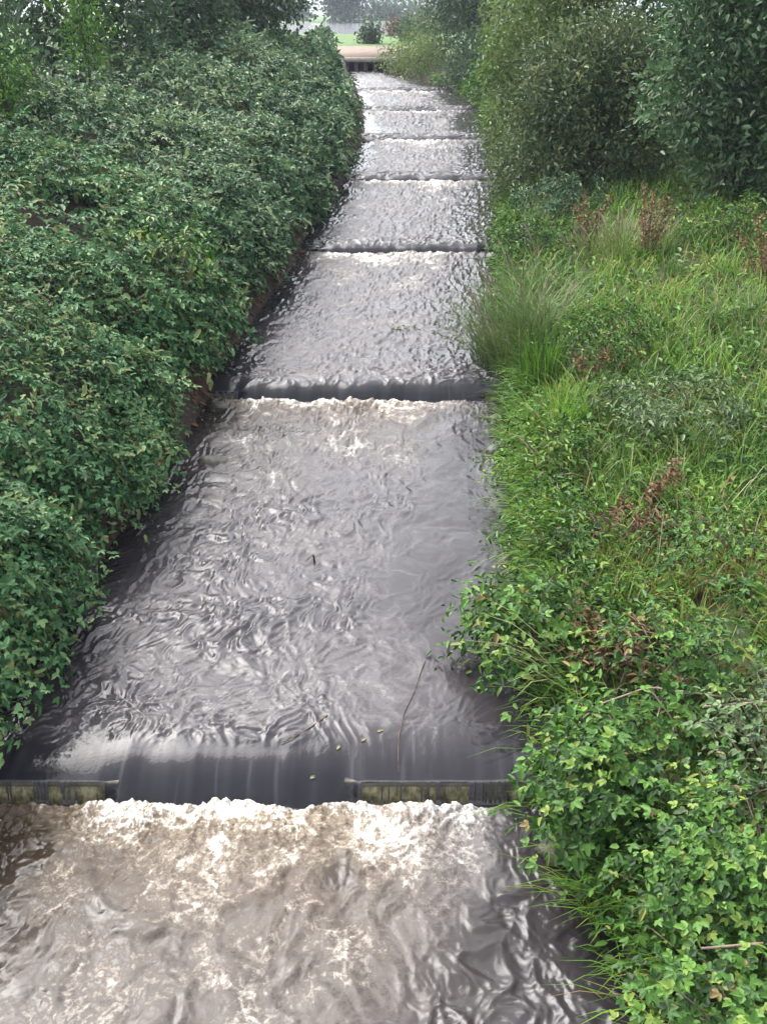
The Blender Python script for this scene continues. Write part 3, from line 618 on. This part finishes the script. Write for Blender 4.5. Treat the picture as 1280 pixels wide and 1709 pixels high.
MB = [
 ('bramble_bush', 'light green bramble bush in the bottom right corner of the picture', (1.50, 2.45, .30), (.40, .45, .30), 'bramble_light', 442, 0.056, .36, 280),
 ('bramble_bush', 'light green bush at the right edge level with the foam of the first weir', (1.72, 3.05, .34), (.40, .45, .32), 'bramble_light', 442, 0.056, .46, 280),
 ('bramble_bush', 'dark green bramble with broad leaves growing at the right end of the first weir', (1.24, 3.85, .20), (.38, .42, .32), 'bramble_light', 391, 0.068, .30, 280),
 ('bramble_bush', 'bramble overhanging the foaming pool below the right end of the first weir', (1.38, 3.2, .20), (.32, .38, .28), 'bramble_light', 323, 0.061, .4, 200),
 ('willowherb_bush', 'leafy bush leaning out over the grey pool above the right end of the first weir', (1.06, 5.25, .24), (.48, .42, .28), 'bramble_light', 480, 0.068, .42, 150),
 ('bramble_bush', 'green bramble on the right bank upslope from the first weir', (1.62, 4.5, .22), (.42, .45, .26), 'bramble_light', 323, 0.062, .42, 150),
 ('bramble_bush', 'grey green bush at the right edge upslope from the first weir', (1.95, 3.75, .25), (.38, .42, .28), 'greygreen', 289, 0.058, .6, 0),
 ('nettle_patch', 'green nettle patch on the right water edge midway up the grey pool', (1.32, 6.1, .18), (.40, .55, .24), 'bramble_light', 391, 0.058, .5, 0),
 ('nettle_patch', 'bright leafy patch at the right water edge below the second weir', (1.48, 7.6, .18), (.38, .65, .24), 'bramble_light', 442, 0.058, .6, 0),
 ('mugwort_patch', 'pale grey green herb patch on the meadow right of the second weir', (2.65, 7.9, .12), (.65, .7, .24), 'greygreen', 561, 0.061, .62, 0),
 ('nettle_patch', 'vivid green patch in the middle of the right meadow above the second weir', (2.45, 10.0, .14), (.6, .75, .26), 'bramble_light', 544, 0.058, .4, 0),
 ('nettle_patch', 'green herb patch by the water near the right end of the third weir', (2.35, 14.7, .15), (.55, .9, .3), 'bramble_light', 578, 0.068, .3, 0),
 ('nettle_patch', 'dark green herb patch at the foot of the round willow shrub', (3.1, 16.8, .2), (.9, .6, .35), 'bramble_far', 544, 0.072, .5, 0),
 ('nettle_patch', 'green herb patch by the right edge of the meadow near the sallows', (4.9, 13.6, .15), (.9, .8, .32), 'bramble_light', 561, 0.072, .5, 0),
 ('bramble_bush', 'dusky green low bramble at the right edge of the meadow level with the grey pool', (2.35, 5.6, .14), (.5, .55, .2), 'bramble_light', 374, 0.054, .35, 0)]
for i, (nm, lab, c, rad, mt, n, L, ti, pt) in enumerate(MB):
    mound_bush(nm, lab, c, rad, mt, int(n * 1.5), L, ti, 300 + i, pt, cat='bramble' if 'bramble' in nm else 'bush', group=G, simple='patch' in nm or 'willowherb' in nm, wide=.42 if 'patch' in nm else .5)

# bright creeper on the left thicket
mound = mound_bush('bindweed_vine', 'bright green creeper climbing over the bramble at the second weir on the left', (-2.35, 10.6, 0.80), (.40, .32, .45), 'lime', 150, .075, .3, 350, 0, 'vine', None, .3, -.6, .6, True, (.5, -.1))

# grass clumps
def grass_clump(name, label, c, r, n, h, mat, tint, seed, lean=(.2, .8), wd=.009, bias=None, cat='grass clump', heads=0):
    rng = np.random.default_rng(seed); x, y = c; zb = float(ground(x, y)); root = empty(name, (x, y, zb), label, cat, 'grass clumps on the right bank')
    a = rng.uniform(0, 2 * np.pi, n); q = np.sqrt(rng.uniform(0, 1, n)) * r; P = np.stack([x + q * np.cos(a) * .8, y + q * np.sin(a), 0 * a], 1); P[:, 2] = np.maximum(ground(P[:, 0], P[:, 1]), wl(y) - .05) - .02
    az_ = a + rng.normal(size=n) * .7
    if bias is not None: az_ = np.where(rng.uniform(size=n) < .6, bias + rng.normal(size=n) * .5, az_)
    Hh = h * rng.uniform(.55, 1.2, n); bl = Blades(); bl.add(P, Hh, rng.uniform(*lean, n), az_, wd * rng.uniform(.7, 1.4, n), np.clip(tint + rng.normal(size=n) * .18, 0, 1), .25)
    o = bl.build('blades', M[mat], root); o['kind'] = 'stuff'
    for j in range(heads):
        i = rng.integers(n); t = np.linspace(0, 1, 6); d = np.array([math.cos(az_[i]), math.sin(az_[i]), 0])
        pts = P[i] + np.array([0, 0, 1.]) * (Hh[i] * 1.25 * (t - .15 * t ** 3))[:, None] + d * (.35 * Hh[i] * t ** 1.7)[:, None]
        tb = Tubes(); tb.add(pts, np.array([.002, .002, .002, .004, .006, .001]) * (1 + .06 * y), 4); tb.build('seed_stalk', M['dead'], root)
    return root
grass_clump('tall_grass_clump', 'tall olive grass clump leaning over the right end of the second weir', (1.52, 11.0), .55, 640, .95, 'straw', .25, 401, (.2, 1.0), .012, math.pi * .95, heads=12)
grass_clump('rush_clump', 'dark green rush clump standing just right of the second weir', (1.62, 9.7), .26, 380, .7, 'grass', .22, 402, (.05, .35), .010)
grass_clump('tall_grass_clump', 'tall grass clump at the water edge between the second and third weirs on the right', (1.72, 12.9), .6, 260, .7, 'straw', .3, 403, (.2, .9), .013, math.pi, heads=10)
grass_clump('arching_grass_clump', 'pale arching grass blades over the leafy bush above the first weir', (1.12, 4.85), .14, 46, .62, 'straw', .75, 404, (.6, 1.1), .010, math.pi * 1.05)
grass_clump('tall_grass_clump', 'lime green grass tuft on the right bank below the rushes', (1.60, 8.5), .3, 420, .5, 'grass', .5, 405, (.2, .7), .009)
grass_clump('tall_grass_clump', 'straw coloured grass clump beside the rusty dock stalks on the meadow', (3.3, 13.6), .8, 330, .6, 'straw', .45, 406, (.2, .8), .012, heads=14)
grass_clump('arching_grass_clump', 'thin green blades hanging to the water below the first weir on the right', (1.1, 3.45), .16, 60, .4, 'grass', .6, 407, (.5, 1.1), .007, math.pi * 1.1)
grass_clump('tall_grass_clump', 'grass clump at the right edge of the meadow level with the second weir', (3.9, 9.8), .7, 260, .5, 'straw', .35, 408, (.2, .8), .012, heads=10)

# rusty docks
def dock(label, x, y, h, seed, k=5):
    rng = np.random.default_rng(seed); zb = float(ground(x, y)); root = empty('dock_plant', (x, y, zb), label, 'dock', 'rusty dock plants on the right meadow')
    for j in range(k):
        d = rng.normal(size=2) * .16; t = np.linspace(0, 1, 6)[:, None]; pts = np.array([x, y, zb - .03]) + t * np.array([d[0], d[1], h * rng.uniform(.7, 1.1)])
        tb = Tubes(); tb.add(pts, np.linspace(.006, .003, 6) * (1 + .05 * y), 5); tb.build('stalk', M['cane'], root)
        m = 95; f = rng.uniform(.35, 1, m); P = pts[0] + (pts[-1] - pts[0]) * f[:, None] + rng.normal(size=(m, 3)) * .03
        lv = Leaves(); lv.add(P, rng.normal(size=(m, 3)), rng.normal(size=(m, 3)), .035, .03, rng.uniform(0, 1, m)); lv.build('seed_head', M['rust'], root)['kind'] = 'stuff'
    m = 16; a = rng.uniform(0, 6.28, m); T = np.stack([np.cos(a), np.sin(a), rng.uniform(.2, 1, m)], 1)
    lv = Leaves(); lv.add(np.tile([x, y, zb + .02], (m, 1)), T, nrm(np.stack([-np.cos(a), -np.sin(a), np.ones(m)], 1)), .26, .075, rng.uniform(.2, .9, m)); lv.build('foliage', M['bramble_light'], root)
dock('rusty dock stalks standing in the meadow before the round willow shrub', 3.45, 13.0, .95, 421, 7)
dock('rusty dock stalks close to the stream side of the meadow near the third weir', 2.9, 14.4, .8, 426, 5)
dock('reddish dock stalks at the right edge of the meadow below the sallow', 4.4, 11.3, .85, 422, 6)
dock('rust brown dock on the meadow right of the wide grey pool', 2.05, 6.7, .36, 423, 4)
dock('small rust brown dock low on the right bank above the first weir', 1.45, 5.0, .42, 424, 5)
dock('reddish dock beside the lime green grass tuft on the right', 2.05, 9.3, .42, 425, 3)
for lab, c, sd in (('withered brown fern clump on the right bank upslope from the leafy bush', (1.50, 4.72, .14), 431), ('withered reddish herb patch in the meadow beside the wide grey pool', (1.85, 6.2, .10), 432)):
    mound_bush('withered_plant', lab, c, (.30, .35, .2), 'rust', 110, .07, .45, sd, 0, 'withered plant', None, .2, -.3, .35, True)

# meadow ground cover: uncountable grass and herbs
def meadow():
    rng = np.random.default_rng(440)
    def scatter(n, y0, y1):
        q = rng.uniform(0, 1, n); y = 1 / (1 / (y0 + 2) + q * (1 / (y1 + 2) - 1 / (y0 + 2))) - 2
        v = rng.uniform(.02, 1, n) ** .85 * (2.2 + .38 * y); x = Rf(y) + v
        P = np.stack([x, y, ground(x, y) - .01], 1); return P[in_view(P, 200) & ~((y < 5.4) & (v < 1.3) & (rng.uniform(size=n) < .8))]
    P = scatter(90000, 1.6, 24); P = P[noise(P[:, 0] * 1.7, P[:, 1] * 1.7, 2.) + .5 * noise(P[:, 0] * 4, P[:, 1] * 4, 5.) > -.35]; n = len(P); x, y = P[:, 0], P[:, 1]
    pat = fbm(x * .9, y * .9, 4., 3); dry = sst(.0, .32, fbm(x * .8, y * .8, 9., 3)) * .38 - .12 * sst(.0, .3, fbm(x * .9 + 7, y * .9, 19., 3))
    sc = 1 + y / 16
    bl = Blades(); bl.add(P, (.16 + .14 * rng.uniform(0, 1, n) + .12 * pat) * (1 + y / 30), rng.uniform(.2, 1.0, n), rng.uniform(0, 6.28, n), .0065 * sc * rng.uniform(.7, 1.5, n), np.clip(.40 + .6 * pat + dry + .24 * rng.normal(size=n), 0, 1), .3)
    tag(bl.build('meadow_grass', M['grass']), 'mixed green and dry grass covering the right bank', 'grass', kind='stuff')
    P = scatter(7000, 2.5, 24); n = len(P)
    g = noise(P[:, 0] * .9 + 3, P[:, 1] * .9, 6.) > -.1; P = P[g]; n = len(P)
    bl = Blades(); bl.add(P, rng.uniform(.15, .4, n), rng.uniform(.3, 1.2, n), rng.uniform(0, 6.28, n), .006 * (1 + P[:, 1] / 14) * rng.uniform(.7, 1.3, n), np.clip(.5 + .3 * rng.normal(size=n), 0, 1), .4)
    tag(bl.build('dry_meadow_grass', M['rust']), 'brown and reddish withered grass among the green of the right bank', 'grass', kind='stuff')
    P = scatter(9000, 1.6, 24); n = len(P)
    bl = Blades(); bl.add(P, rng.uniform(.3, .62, n), rng.uniform(.15, .7, n), rng.uniform(0, 6.28, n), .0055 * (1 + P[:, 1] / 14) * rng.uniform(.7, 1.3, n), np.clip(.45 + .3 * rng.normal(size=n), 0, 1), .3)
    tag(bl.build('tall_meadow_grass', M['straw']), 'thin pale grass stalks standing over the right bank', 'grass', kind='stuff')
    C = scatter(8000, 1.6, 24); n = len(C); x, y = C[:, 0], C[:, 1]; k = 7
    hh = .05 + .22 * rng.uniform(0, 1, n); ct = .42 + .8 * fbm(x * 1.3, y * 1.3, 14., 3) + .2 * rng.normal(size=n)
    P = np.repeat(C, k, 0); P[:, 2] += np.repeat(hh, k) * rng.uniform(.2, 1, n * k); P[:, :2] += rng.normal(size=(n * k, 2)) * .045
    a = rng.uniform(0, 6.28, n * k); T = np.stack([np.cos(a), np.sin(a), rng.uniform(-.3, .5, n * k)], 1); Nn = nrm(np.array([0, 0, 1.]) + rng.normal(size=P.shape) * .35)
    s_ = .05 * (1 + P[:, 1] / 16) * rng.uniform(.6, 1.4, n * k)
    lv = Leaves(); lv.add(P, T, Nn, s_, s_ * .5, np.clip(np.repeat(ct, k) + .16 * rng.normal(size=n * k), 0, 1))
    tag(lv.build('meadow_herbs', M['bramble_light']), 'low leafy herbs growing through the grass of the right bank', 'herbs', kind='stuff')
meadow()
def bank_edge():
    rng = np.random.default_rng(460); n = 15000; q = rng.uniform(0, 1, n); y = 1 / (1 / 3.8 + q * (1 / 47. - 1 / 3.8)) - 2
    x = Rf(y) + rng.uniform(-.04, .42, n); P = np.stack([x, y, ground(x, y) - .02], 1); g = (noise(x * 2, y * 1.2, 3.) > -.3) & ((y > 5.2) | (rng.uniform(size=n) < .25)); P = P[g]; n = len(P); y = P[:, 1]; sc = 1 + y / 14
    bl = Blades(); bl.add(P, rng.uniform(.14, .4, n) * (1 + y / 50), rng.uniform(.4, 1.3, n), np.pi + rng.normal(size=n) * .7, .0065 * sc * rng.uniform(.7, 1.4, n), np.clip(.38 + .3 * fbm(P[:, 0], P[:, 1], 7., 2) + .22 * rng.normal(size=n), 0, 1), .55)
    tag(bl.build('bank_grass', M['grass']), 'grass hanging from the right bank over the water edge', 'grass', kind='stuff')
    C = P[rng.integers(0, n, 2600)]; k = 6; Pl = np.repeat(C, k, 0) + rng.normal(size=(2600 * k, 3)) * [.07, .09, .07]; Pl[:, 2] += .08; a = rng.uniform(0, 6.28, len(Pl))
    T = np.stack([np.cos(a) - .4, np.sin(a), rng.uniform(-.6, .3, len(Pl))], 1); s_ = .05 * (1 + Pl[:, 1] / 14) * rng.uniform(.6, 1.4, len(Pl))
    lv = Leaves(); lv.add(Pl, T, nrm(np.array([-.3, 0, 1.]) + rng.normal(size=Pl.shape) * .4), s_, s_ * .5, np.clip(.38 + .25 * rng.normal(size=len(Pl)), 0, .93))
    tag(lv.build('bank_herbs', M['bramble_light']), 'small leafy weeds along the foot of the right bank', 'herbs', kind='stuff')
bank_edge()

# ------------------------------------------------------------------ stones, sticks, leaves in the stream
M['stone'] = noise_mat('mossy_stone', [(.3, (.02, .018, .012)), (.55, (.05, .044, .028)), (.75, (.09, .082, .055))], 14, .5, .6, spec=.6)
def stone(label, x, y, z, r, seed, sq=.6):
    n1, n2 = 10, 14; th = np.linspace(.02, np.pi - .02, n1); ph = np.arange(n2) * 2 * np.pi / n2; TH, PH = np.meshgrid(th, ph, indexing='ij')
    d = np.stack([np.sin(TH) * np.cos(PH), np.sin(TH) * np.sin(PH), np.cos(TH)], -1).reshape(-1, 3)
    rr = r * (1 + .35 * noise(d[:, 0] * 1.5, d[:, 1] * 1.5, d[:, 2] * 1.5 + seed) + .12 * noise(d[:, 0] * 4, d[:, 1] * 4, d[:, 2] * 4 + seed))
    V = np.array([x, y, z]) + d * rr[:, None] * [1, .85, sq]; i = np.arange(n1 - 1)[:, None] * n2; j = np.arange(n2)[None]
    q = np.stack([i + j, i + n2 + j, i + n2 + (j + 1) % n2, i + (j + 1) % n2], -1).reshape(-1, 4)
    o = mesh_obj('stone', V - [x, y, z], [q], M['stone'], smooth=True); o.location = (x, y, z); tag(o, label, 'stone', 'stones along the stream edges')
stone('brown boulder washed by the stream below the left end of the second weir', -1.62, 8.5, .17, .16, 1)
stone('dark wet stone between the boulder and the left end of the second weir', -1.66, 9.4, .16, .13, 2)
stone('small dark stone at the left bank just below the second weir', -1.75, 9.8, .26, .10, 3)
stone('mossy stone at the right water edge just below the second weir', 1.2, 9.65, .17, .12, 4)
stone('olive stone at the right water edge lower down the wide pool', 1.08, 8.75, .2, .11, 5)
stone('dark stone at the right end of the third weir', 1.8, 16.2, .42, .14, 6)
stone('dark stone poking from the left edge at the fifth weir', -.42, 28.6, .80, .17, 7)
stone('dark wet stone at the right water edge beside the overhanging leafy bush', .98, 6.6, .2, .1, 8)
stone('dark stone at the foot of the right bank below the first weir', .93, 3.85, .02, .11, 9)

def on_water(*xy):
    return [(x, y, float(water_height(np.array([float(x)]), np.array([float(y)]))[0][0]) + .016) for x, y in xy]
def stick(name, label, pts, r0, r1, mat='dead', twigs=(), leafy=False):
    pts = np.array(pts, float); root = empty(name, tuple(pts[0]), label, 'stick')
    def smooth(p):
        t = np.linspace(0, len(p) - 1, 4 * len(p)); return np.stack([np.interp(t, np.arange(len(p)), p[:, i]) for i in range(3)], 1) + .006 * np.stack([noise(t * 1.3, i + .5, len(p)) for i in range(3)], 1)
    tb = Tubes(); p = smooth(pts); tb.add(p, np.linspace(r0, r1, len(p)), 6); tb.build('stem', M[mat], root)
    if leafy:
        rg = np.random.default_rng(5); m_ = 60; P_ = p[rg.integers(len(p) // 4, len(p), m_)] + rg.normal(size=(m_, 3)) * [.05, .05, .012]; lv = Leaves(); lv.add(P_, rg.normal(size=(m_, 3)) * [1, 1, .3], rg.normal(size=(m_, 3)) * .3 + [0, 0, 1], .08, .02, rg.uniform(.1, .7, m_)); lv.build('foliage', M['straw'], root)
    for tw in twigs:
        tb = Tubes(); p = smooth(np.array(tw, float)); tb.add(p, np.linspace(r1 * 1.1, r1 * .4, len(p)), 5); tb.build('twig', M[mat], root)
stick('twig', 'thin dark twig trailing over the right part of the first weir', on_water((.27, 5.3), (.2, 5.0), (.12, 4.75), (.09, 4.55), (.088, 4.42), (.085, 4.31)), .003, .0022, 'cane')
stick('twig', 'forked twig lodged on the crest of the first weir near its middle', on_water((-.34, 4.74), (-.44, 4.62), (-.52, 4.54), (-.60, 4.50)), .004, .0025, 'cane', [on_water((-.60, 4.76), (-.58, 4.62), (-.54, 4.54))])
stick('twig', 'short twig standing up out of the middle of the wide grey pool', [(-.53, 6.62, .17), (-.54, 6.6, .27)], .012, .008, 'cane')
stick('branch', 'thin leafy branch trailing in the water above the right part of the second weir', on_water((0.05, 12.0), (.15, 12.25), (.45, 12.2), (.75, 11.9), (1.1, 11.5)), .005, .008, 'cane', [on_water((.45, 12.2), (.7, 12.25), (.95, 12.0))], True)
stick('dead_cane', 'bare pale cane lying across the bushes in the bottom right corner', [(1.22, 2.62, .78), (1.34, 2.6, .82), (1.5, 2.58, .86), (1.8, 2.62, .88)], .005, .007)
stick('dead_cane', 'bare brown cane arching through the brambles beside the first weir on the right', [(1.0, 4.2, .55), (1.15, 4.2, .72), (1.4, 4.22, .82), (1.7, 4.1, .85), (2.0, 4.05, .84)], .005, .006, 'dead', [[(1.4, 4.22, .82), (1.5, 4.1, .72), (1.55, 3.95, .6)], [(1.15, 4.2, .72), (1.25, 4.1, .62), (1.3, 4.0, .5)]])
stick('dead_cane', 'pale bare cane at the right edge above the grey green bush', [(1.62, 4.0, .86), (1.8, 3.95, .92), (2.0, 3.9, .97), (2.3, 3.9, .98)], .006, .007, 'dead')
stick('dead_cane', 'reddish dry cane leaning on the right bank beside the withered fern', [(1.45, 5.0, .68), (1.6, 4.7, .82), (1.75, 4.4, .90)], .007, .005, 'cane')
for i, (x, y, a, lab) in enumerate([(-.42, 4.30, .4, 'pale fallen leaf nearest the foot of the first weir'), (-.27, 4.46, 1.2, 'pale fallen leaf on the smooth water of the first weir below the forked twig'),
        (-.13, 4.52, .9, 'long pale fallen leaf in the middle of the group on the first weir'), (-.04, 4.60, .3, 'pale fallen leaf nearest the thin dark twig on the first weir')]):
    zz = float(water_height(np.array([x]), np.array([y]))[0][0]) + .008
    lv = Leaves(); lv.add(np.array([[x, y, zz]]), np.array([[math.cos(a), math.sin(a), .05]]), np.array([[0, -.35, 1.]]), .045, .022, np.array([1.0])); tag(lv.build('fallen_leaf', M['straw']), lab, 'leaf', 'fallen leaves on the first weir')

# ------------------------------------------------------------------ culvert bridge, lake and far shore
M['conc'] = noise_mat('pale_concrete', [(.3, (.30, .26, .22)), (.7, (.46, .41, .35))], 5, .85, .2)
M['gravel'] = noise_mat('pink_gravel', [(.3, (.15, .11, .085)), (.7, (.25, .19, .15))], 3, .95, .3)
M['pile'] = noise_mat('dark_pile', [(.3, (.035, .022, .028)), (.7, (.10, .07, .075))], 6, .8, .4)
br = empty('culvert_bridge', (-1.4, 52, 1.4), 'low culvert bridge with pink gravel deck and pale coping at the head of the stream', 'bridge')
V, F = box(-4.6, 1.6, 51.75, 60.5, 1.86, 2.03); V[[2, 3, 6, 7], 2] += .28; mesh_obj('deck', V, [F], M['gravel'], br)
V, F = box(-4.6, 1.7, 51.5, 51.745, 1.88, 2.08); mesh_obj('coping', V, [F], M['conc'], br)
V, F = box(-4.6, 1.6, 53.2, 53.5, .8, 1.85); mesh_obj('back_wall', V, [F], M['pile'], br)
for x in np.linspace(-2.2, .5, 7):
    V, F = box(x - .09, x + .09, 51.6, 51.78, .9, 1.855); mesh_obj('pile', V, [F], M['pile'], br)
for x0, x1 in ((-4.6, -2.35), (.65, 1.6)):
    V, F = box(x0, x1, 51.62, 52.4, .8, 1.85); mesh_obj('abutment', V, [F], M['pile'], br)

def lake():
    m, t, b, out = new_mat('lake_water'); b.inputs['Base Color'].default_value = (.05, .06, .065, 1); b.inputs['Roughness'].default_value = .06; b.inputs['IOR'].default_value = 1.33
    n = t.nodes.new('ShaderNodeTexNoise'); n.inputs['Scale'].default_value = 2.5; n.inputs['Detail'].default_value = 4
    geo = t.nodes.new('ShaderNodeNewGeometry'); t.links.new(geo.outputs['Position'], n.inputs['Vector'])
    bp = t.nodes.new('ShaderNodeBump'); bp.inputs['Strength'].default_value = 1.0; bp.inputs['Distance'].default_value = .35; t.links.new(n.outputs['Fac'], bp.inputs['Height']); t.links.new(bp.outputs[0], b.inputs['Normal'])
    a = np.linspace(0, 2 * np.pi, 97)[:-1]; V = np.concatenate([[[-6, 160, LAKE_Z]], np.stack([-6 + 25 * np.cos(a), 160 + 64 * np.sin(a), 0 * a + LAKE_Z], 1)])
    i = np.arange(96); f = np.stack([0 * i, 1 + i, 1 + (i + 1) % 96], 1)
    tag(mesh_obj('lake_water', V, [f], m), 'pale lake beyond the culvert bridge', kind='structure')
lake()
tree('poplar_tree', 'tall blue hazed tree standing across the far lake', (-8.0, 226, None), [(0, 0, 3.6, 3.2, 3.4), (1.0, 0, 8, 3.2, 4), (-1.2, 0, 9, 3.2, 4.5), (0, 0, 13, 2.8, 4)], 'tree_dark', 8000, .8, .7, 5, .4, .2, .3, 501)
for i, (x, h, lab) in enumerate([(-30, 5.5, 'hazy tree on the far shore half hidden by the dark hazel'), (-20.5, 4.2, 'hazy pale green tree on the far shore left of the tall blue tree'), (0.5, 4.4, 'hazy pale green tree on the far shore right of the tall blue tree'), (9.5, 5.2, 'hazy far shore tree between the tall blue tree and the right willows'), (19, 6, 'hazy far shore tree behind the grey green willow')]):
    tree('far_tree', lab, (x, 232 + 4 * i, None), [(0, 0, h * .5, h * .62, h * .45), (h * .6, 0, h * .38, h * .5, h * .38), (-h * .6, 0, h * .36, h * .5, h * .36)], 'tree_mid', 1500, .8, .7, 5, .25, .2, .6, 510 + i, group='trees on the far shore')
tree('thorn_bush', 'dark bush at the near lake shore right behind the culvert deck', (-.9, 68, None), [(0, 0, .35, .42), (.15, 0, .75, .38)], 'tree_dark', 900, .2, .6, 6, .05, .2, .4, 530, 'bush', stems=2)
tree('thorn_bush', 'brownish bush by the lake behind the dark shore bush', (.6, 88, None), [(0, 0, .5, .5), (.5, 0, .7, .42)], 'rust', 500, .22, .6, 6, .06, .2, .35, 531, 'bush', stems=2)
tree('thorn_bush', 'small round dark green bush on the field right of the culvert deck', (1.5, 72, None), [(0, 0, .4, .42), (0, 0, .8, .35)], 'tree_dark', 900, .2, .6, 6, .06, .2, .5, 532, 'bush', stems=2)
tree('thorn_bush', 'olive scrub on the field between the far lake and the right willows', (4.6, 96, None), [(0, 0, .8, 1.3), (1.8, 0, 1.1, 1.5), (-1.3, 0, .7, 1.0)], 'willow_olive', 1600, .4, .6, 6, .08, .2, .4, 533, 'bush', stems=3)

# ------------------------------------------------------------------ haze
V, F = box(-720, 720, -12, 1520, -2.0, 26.0)
hm_ = bpy.data.materials.new('haze_air'); hm_.use_nodes = True; t = hm_.node_tree; t.nodes.remove(t.nodes['Principled BSDF'])
pv = t.nodes.new('ShaderNodeVolumePrincipled'); pv.inputs['Color'].default_value = (.82, .9, 1.0, 1); pv.inputs['Density'].default_value = .0006; pv.inputs['Anisotropy'].default_value = .1
t.links.new(pv.outputs[0], t.nodes['Material Output'].inputs['Volume'])
tag(mesh_obj('haze', V, [F], hm_), 'pale blue air over the whole valley', kind='stuff')
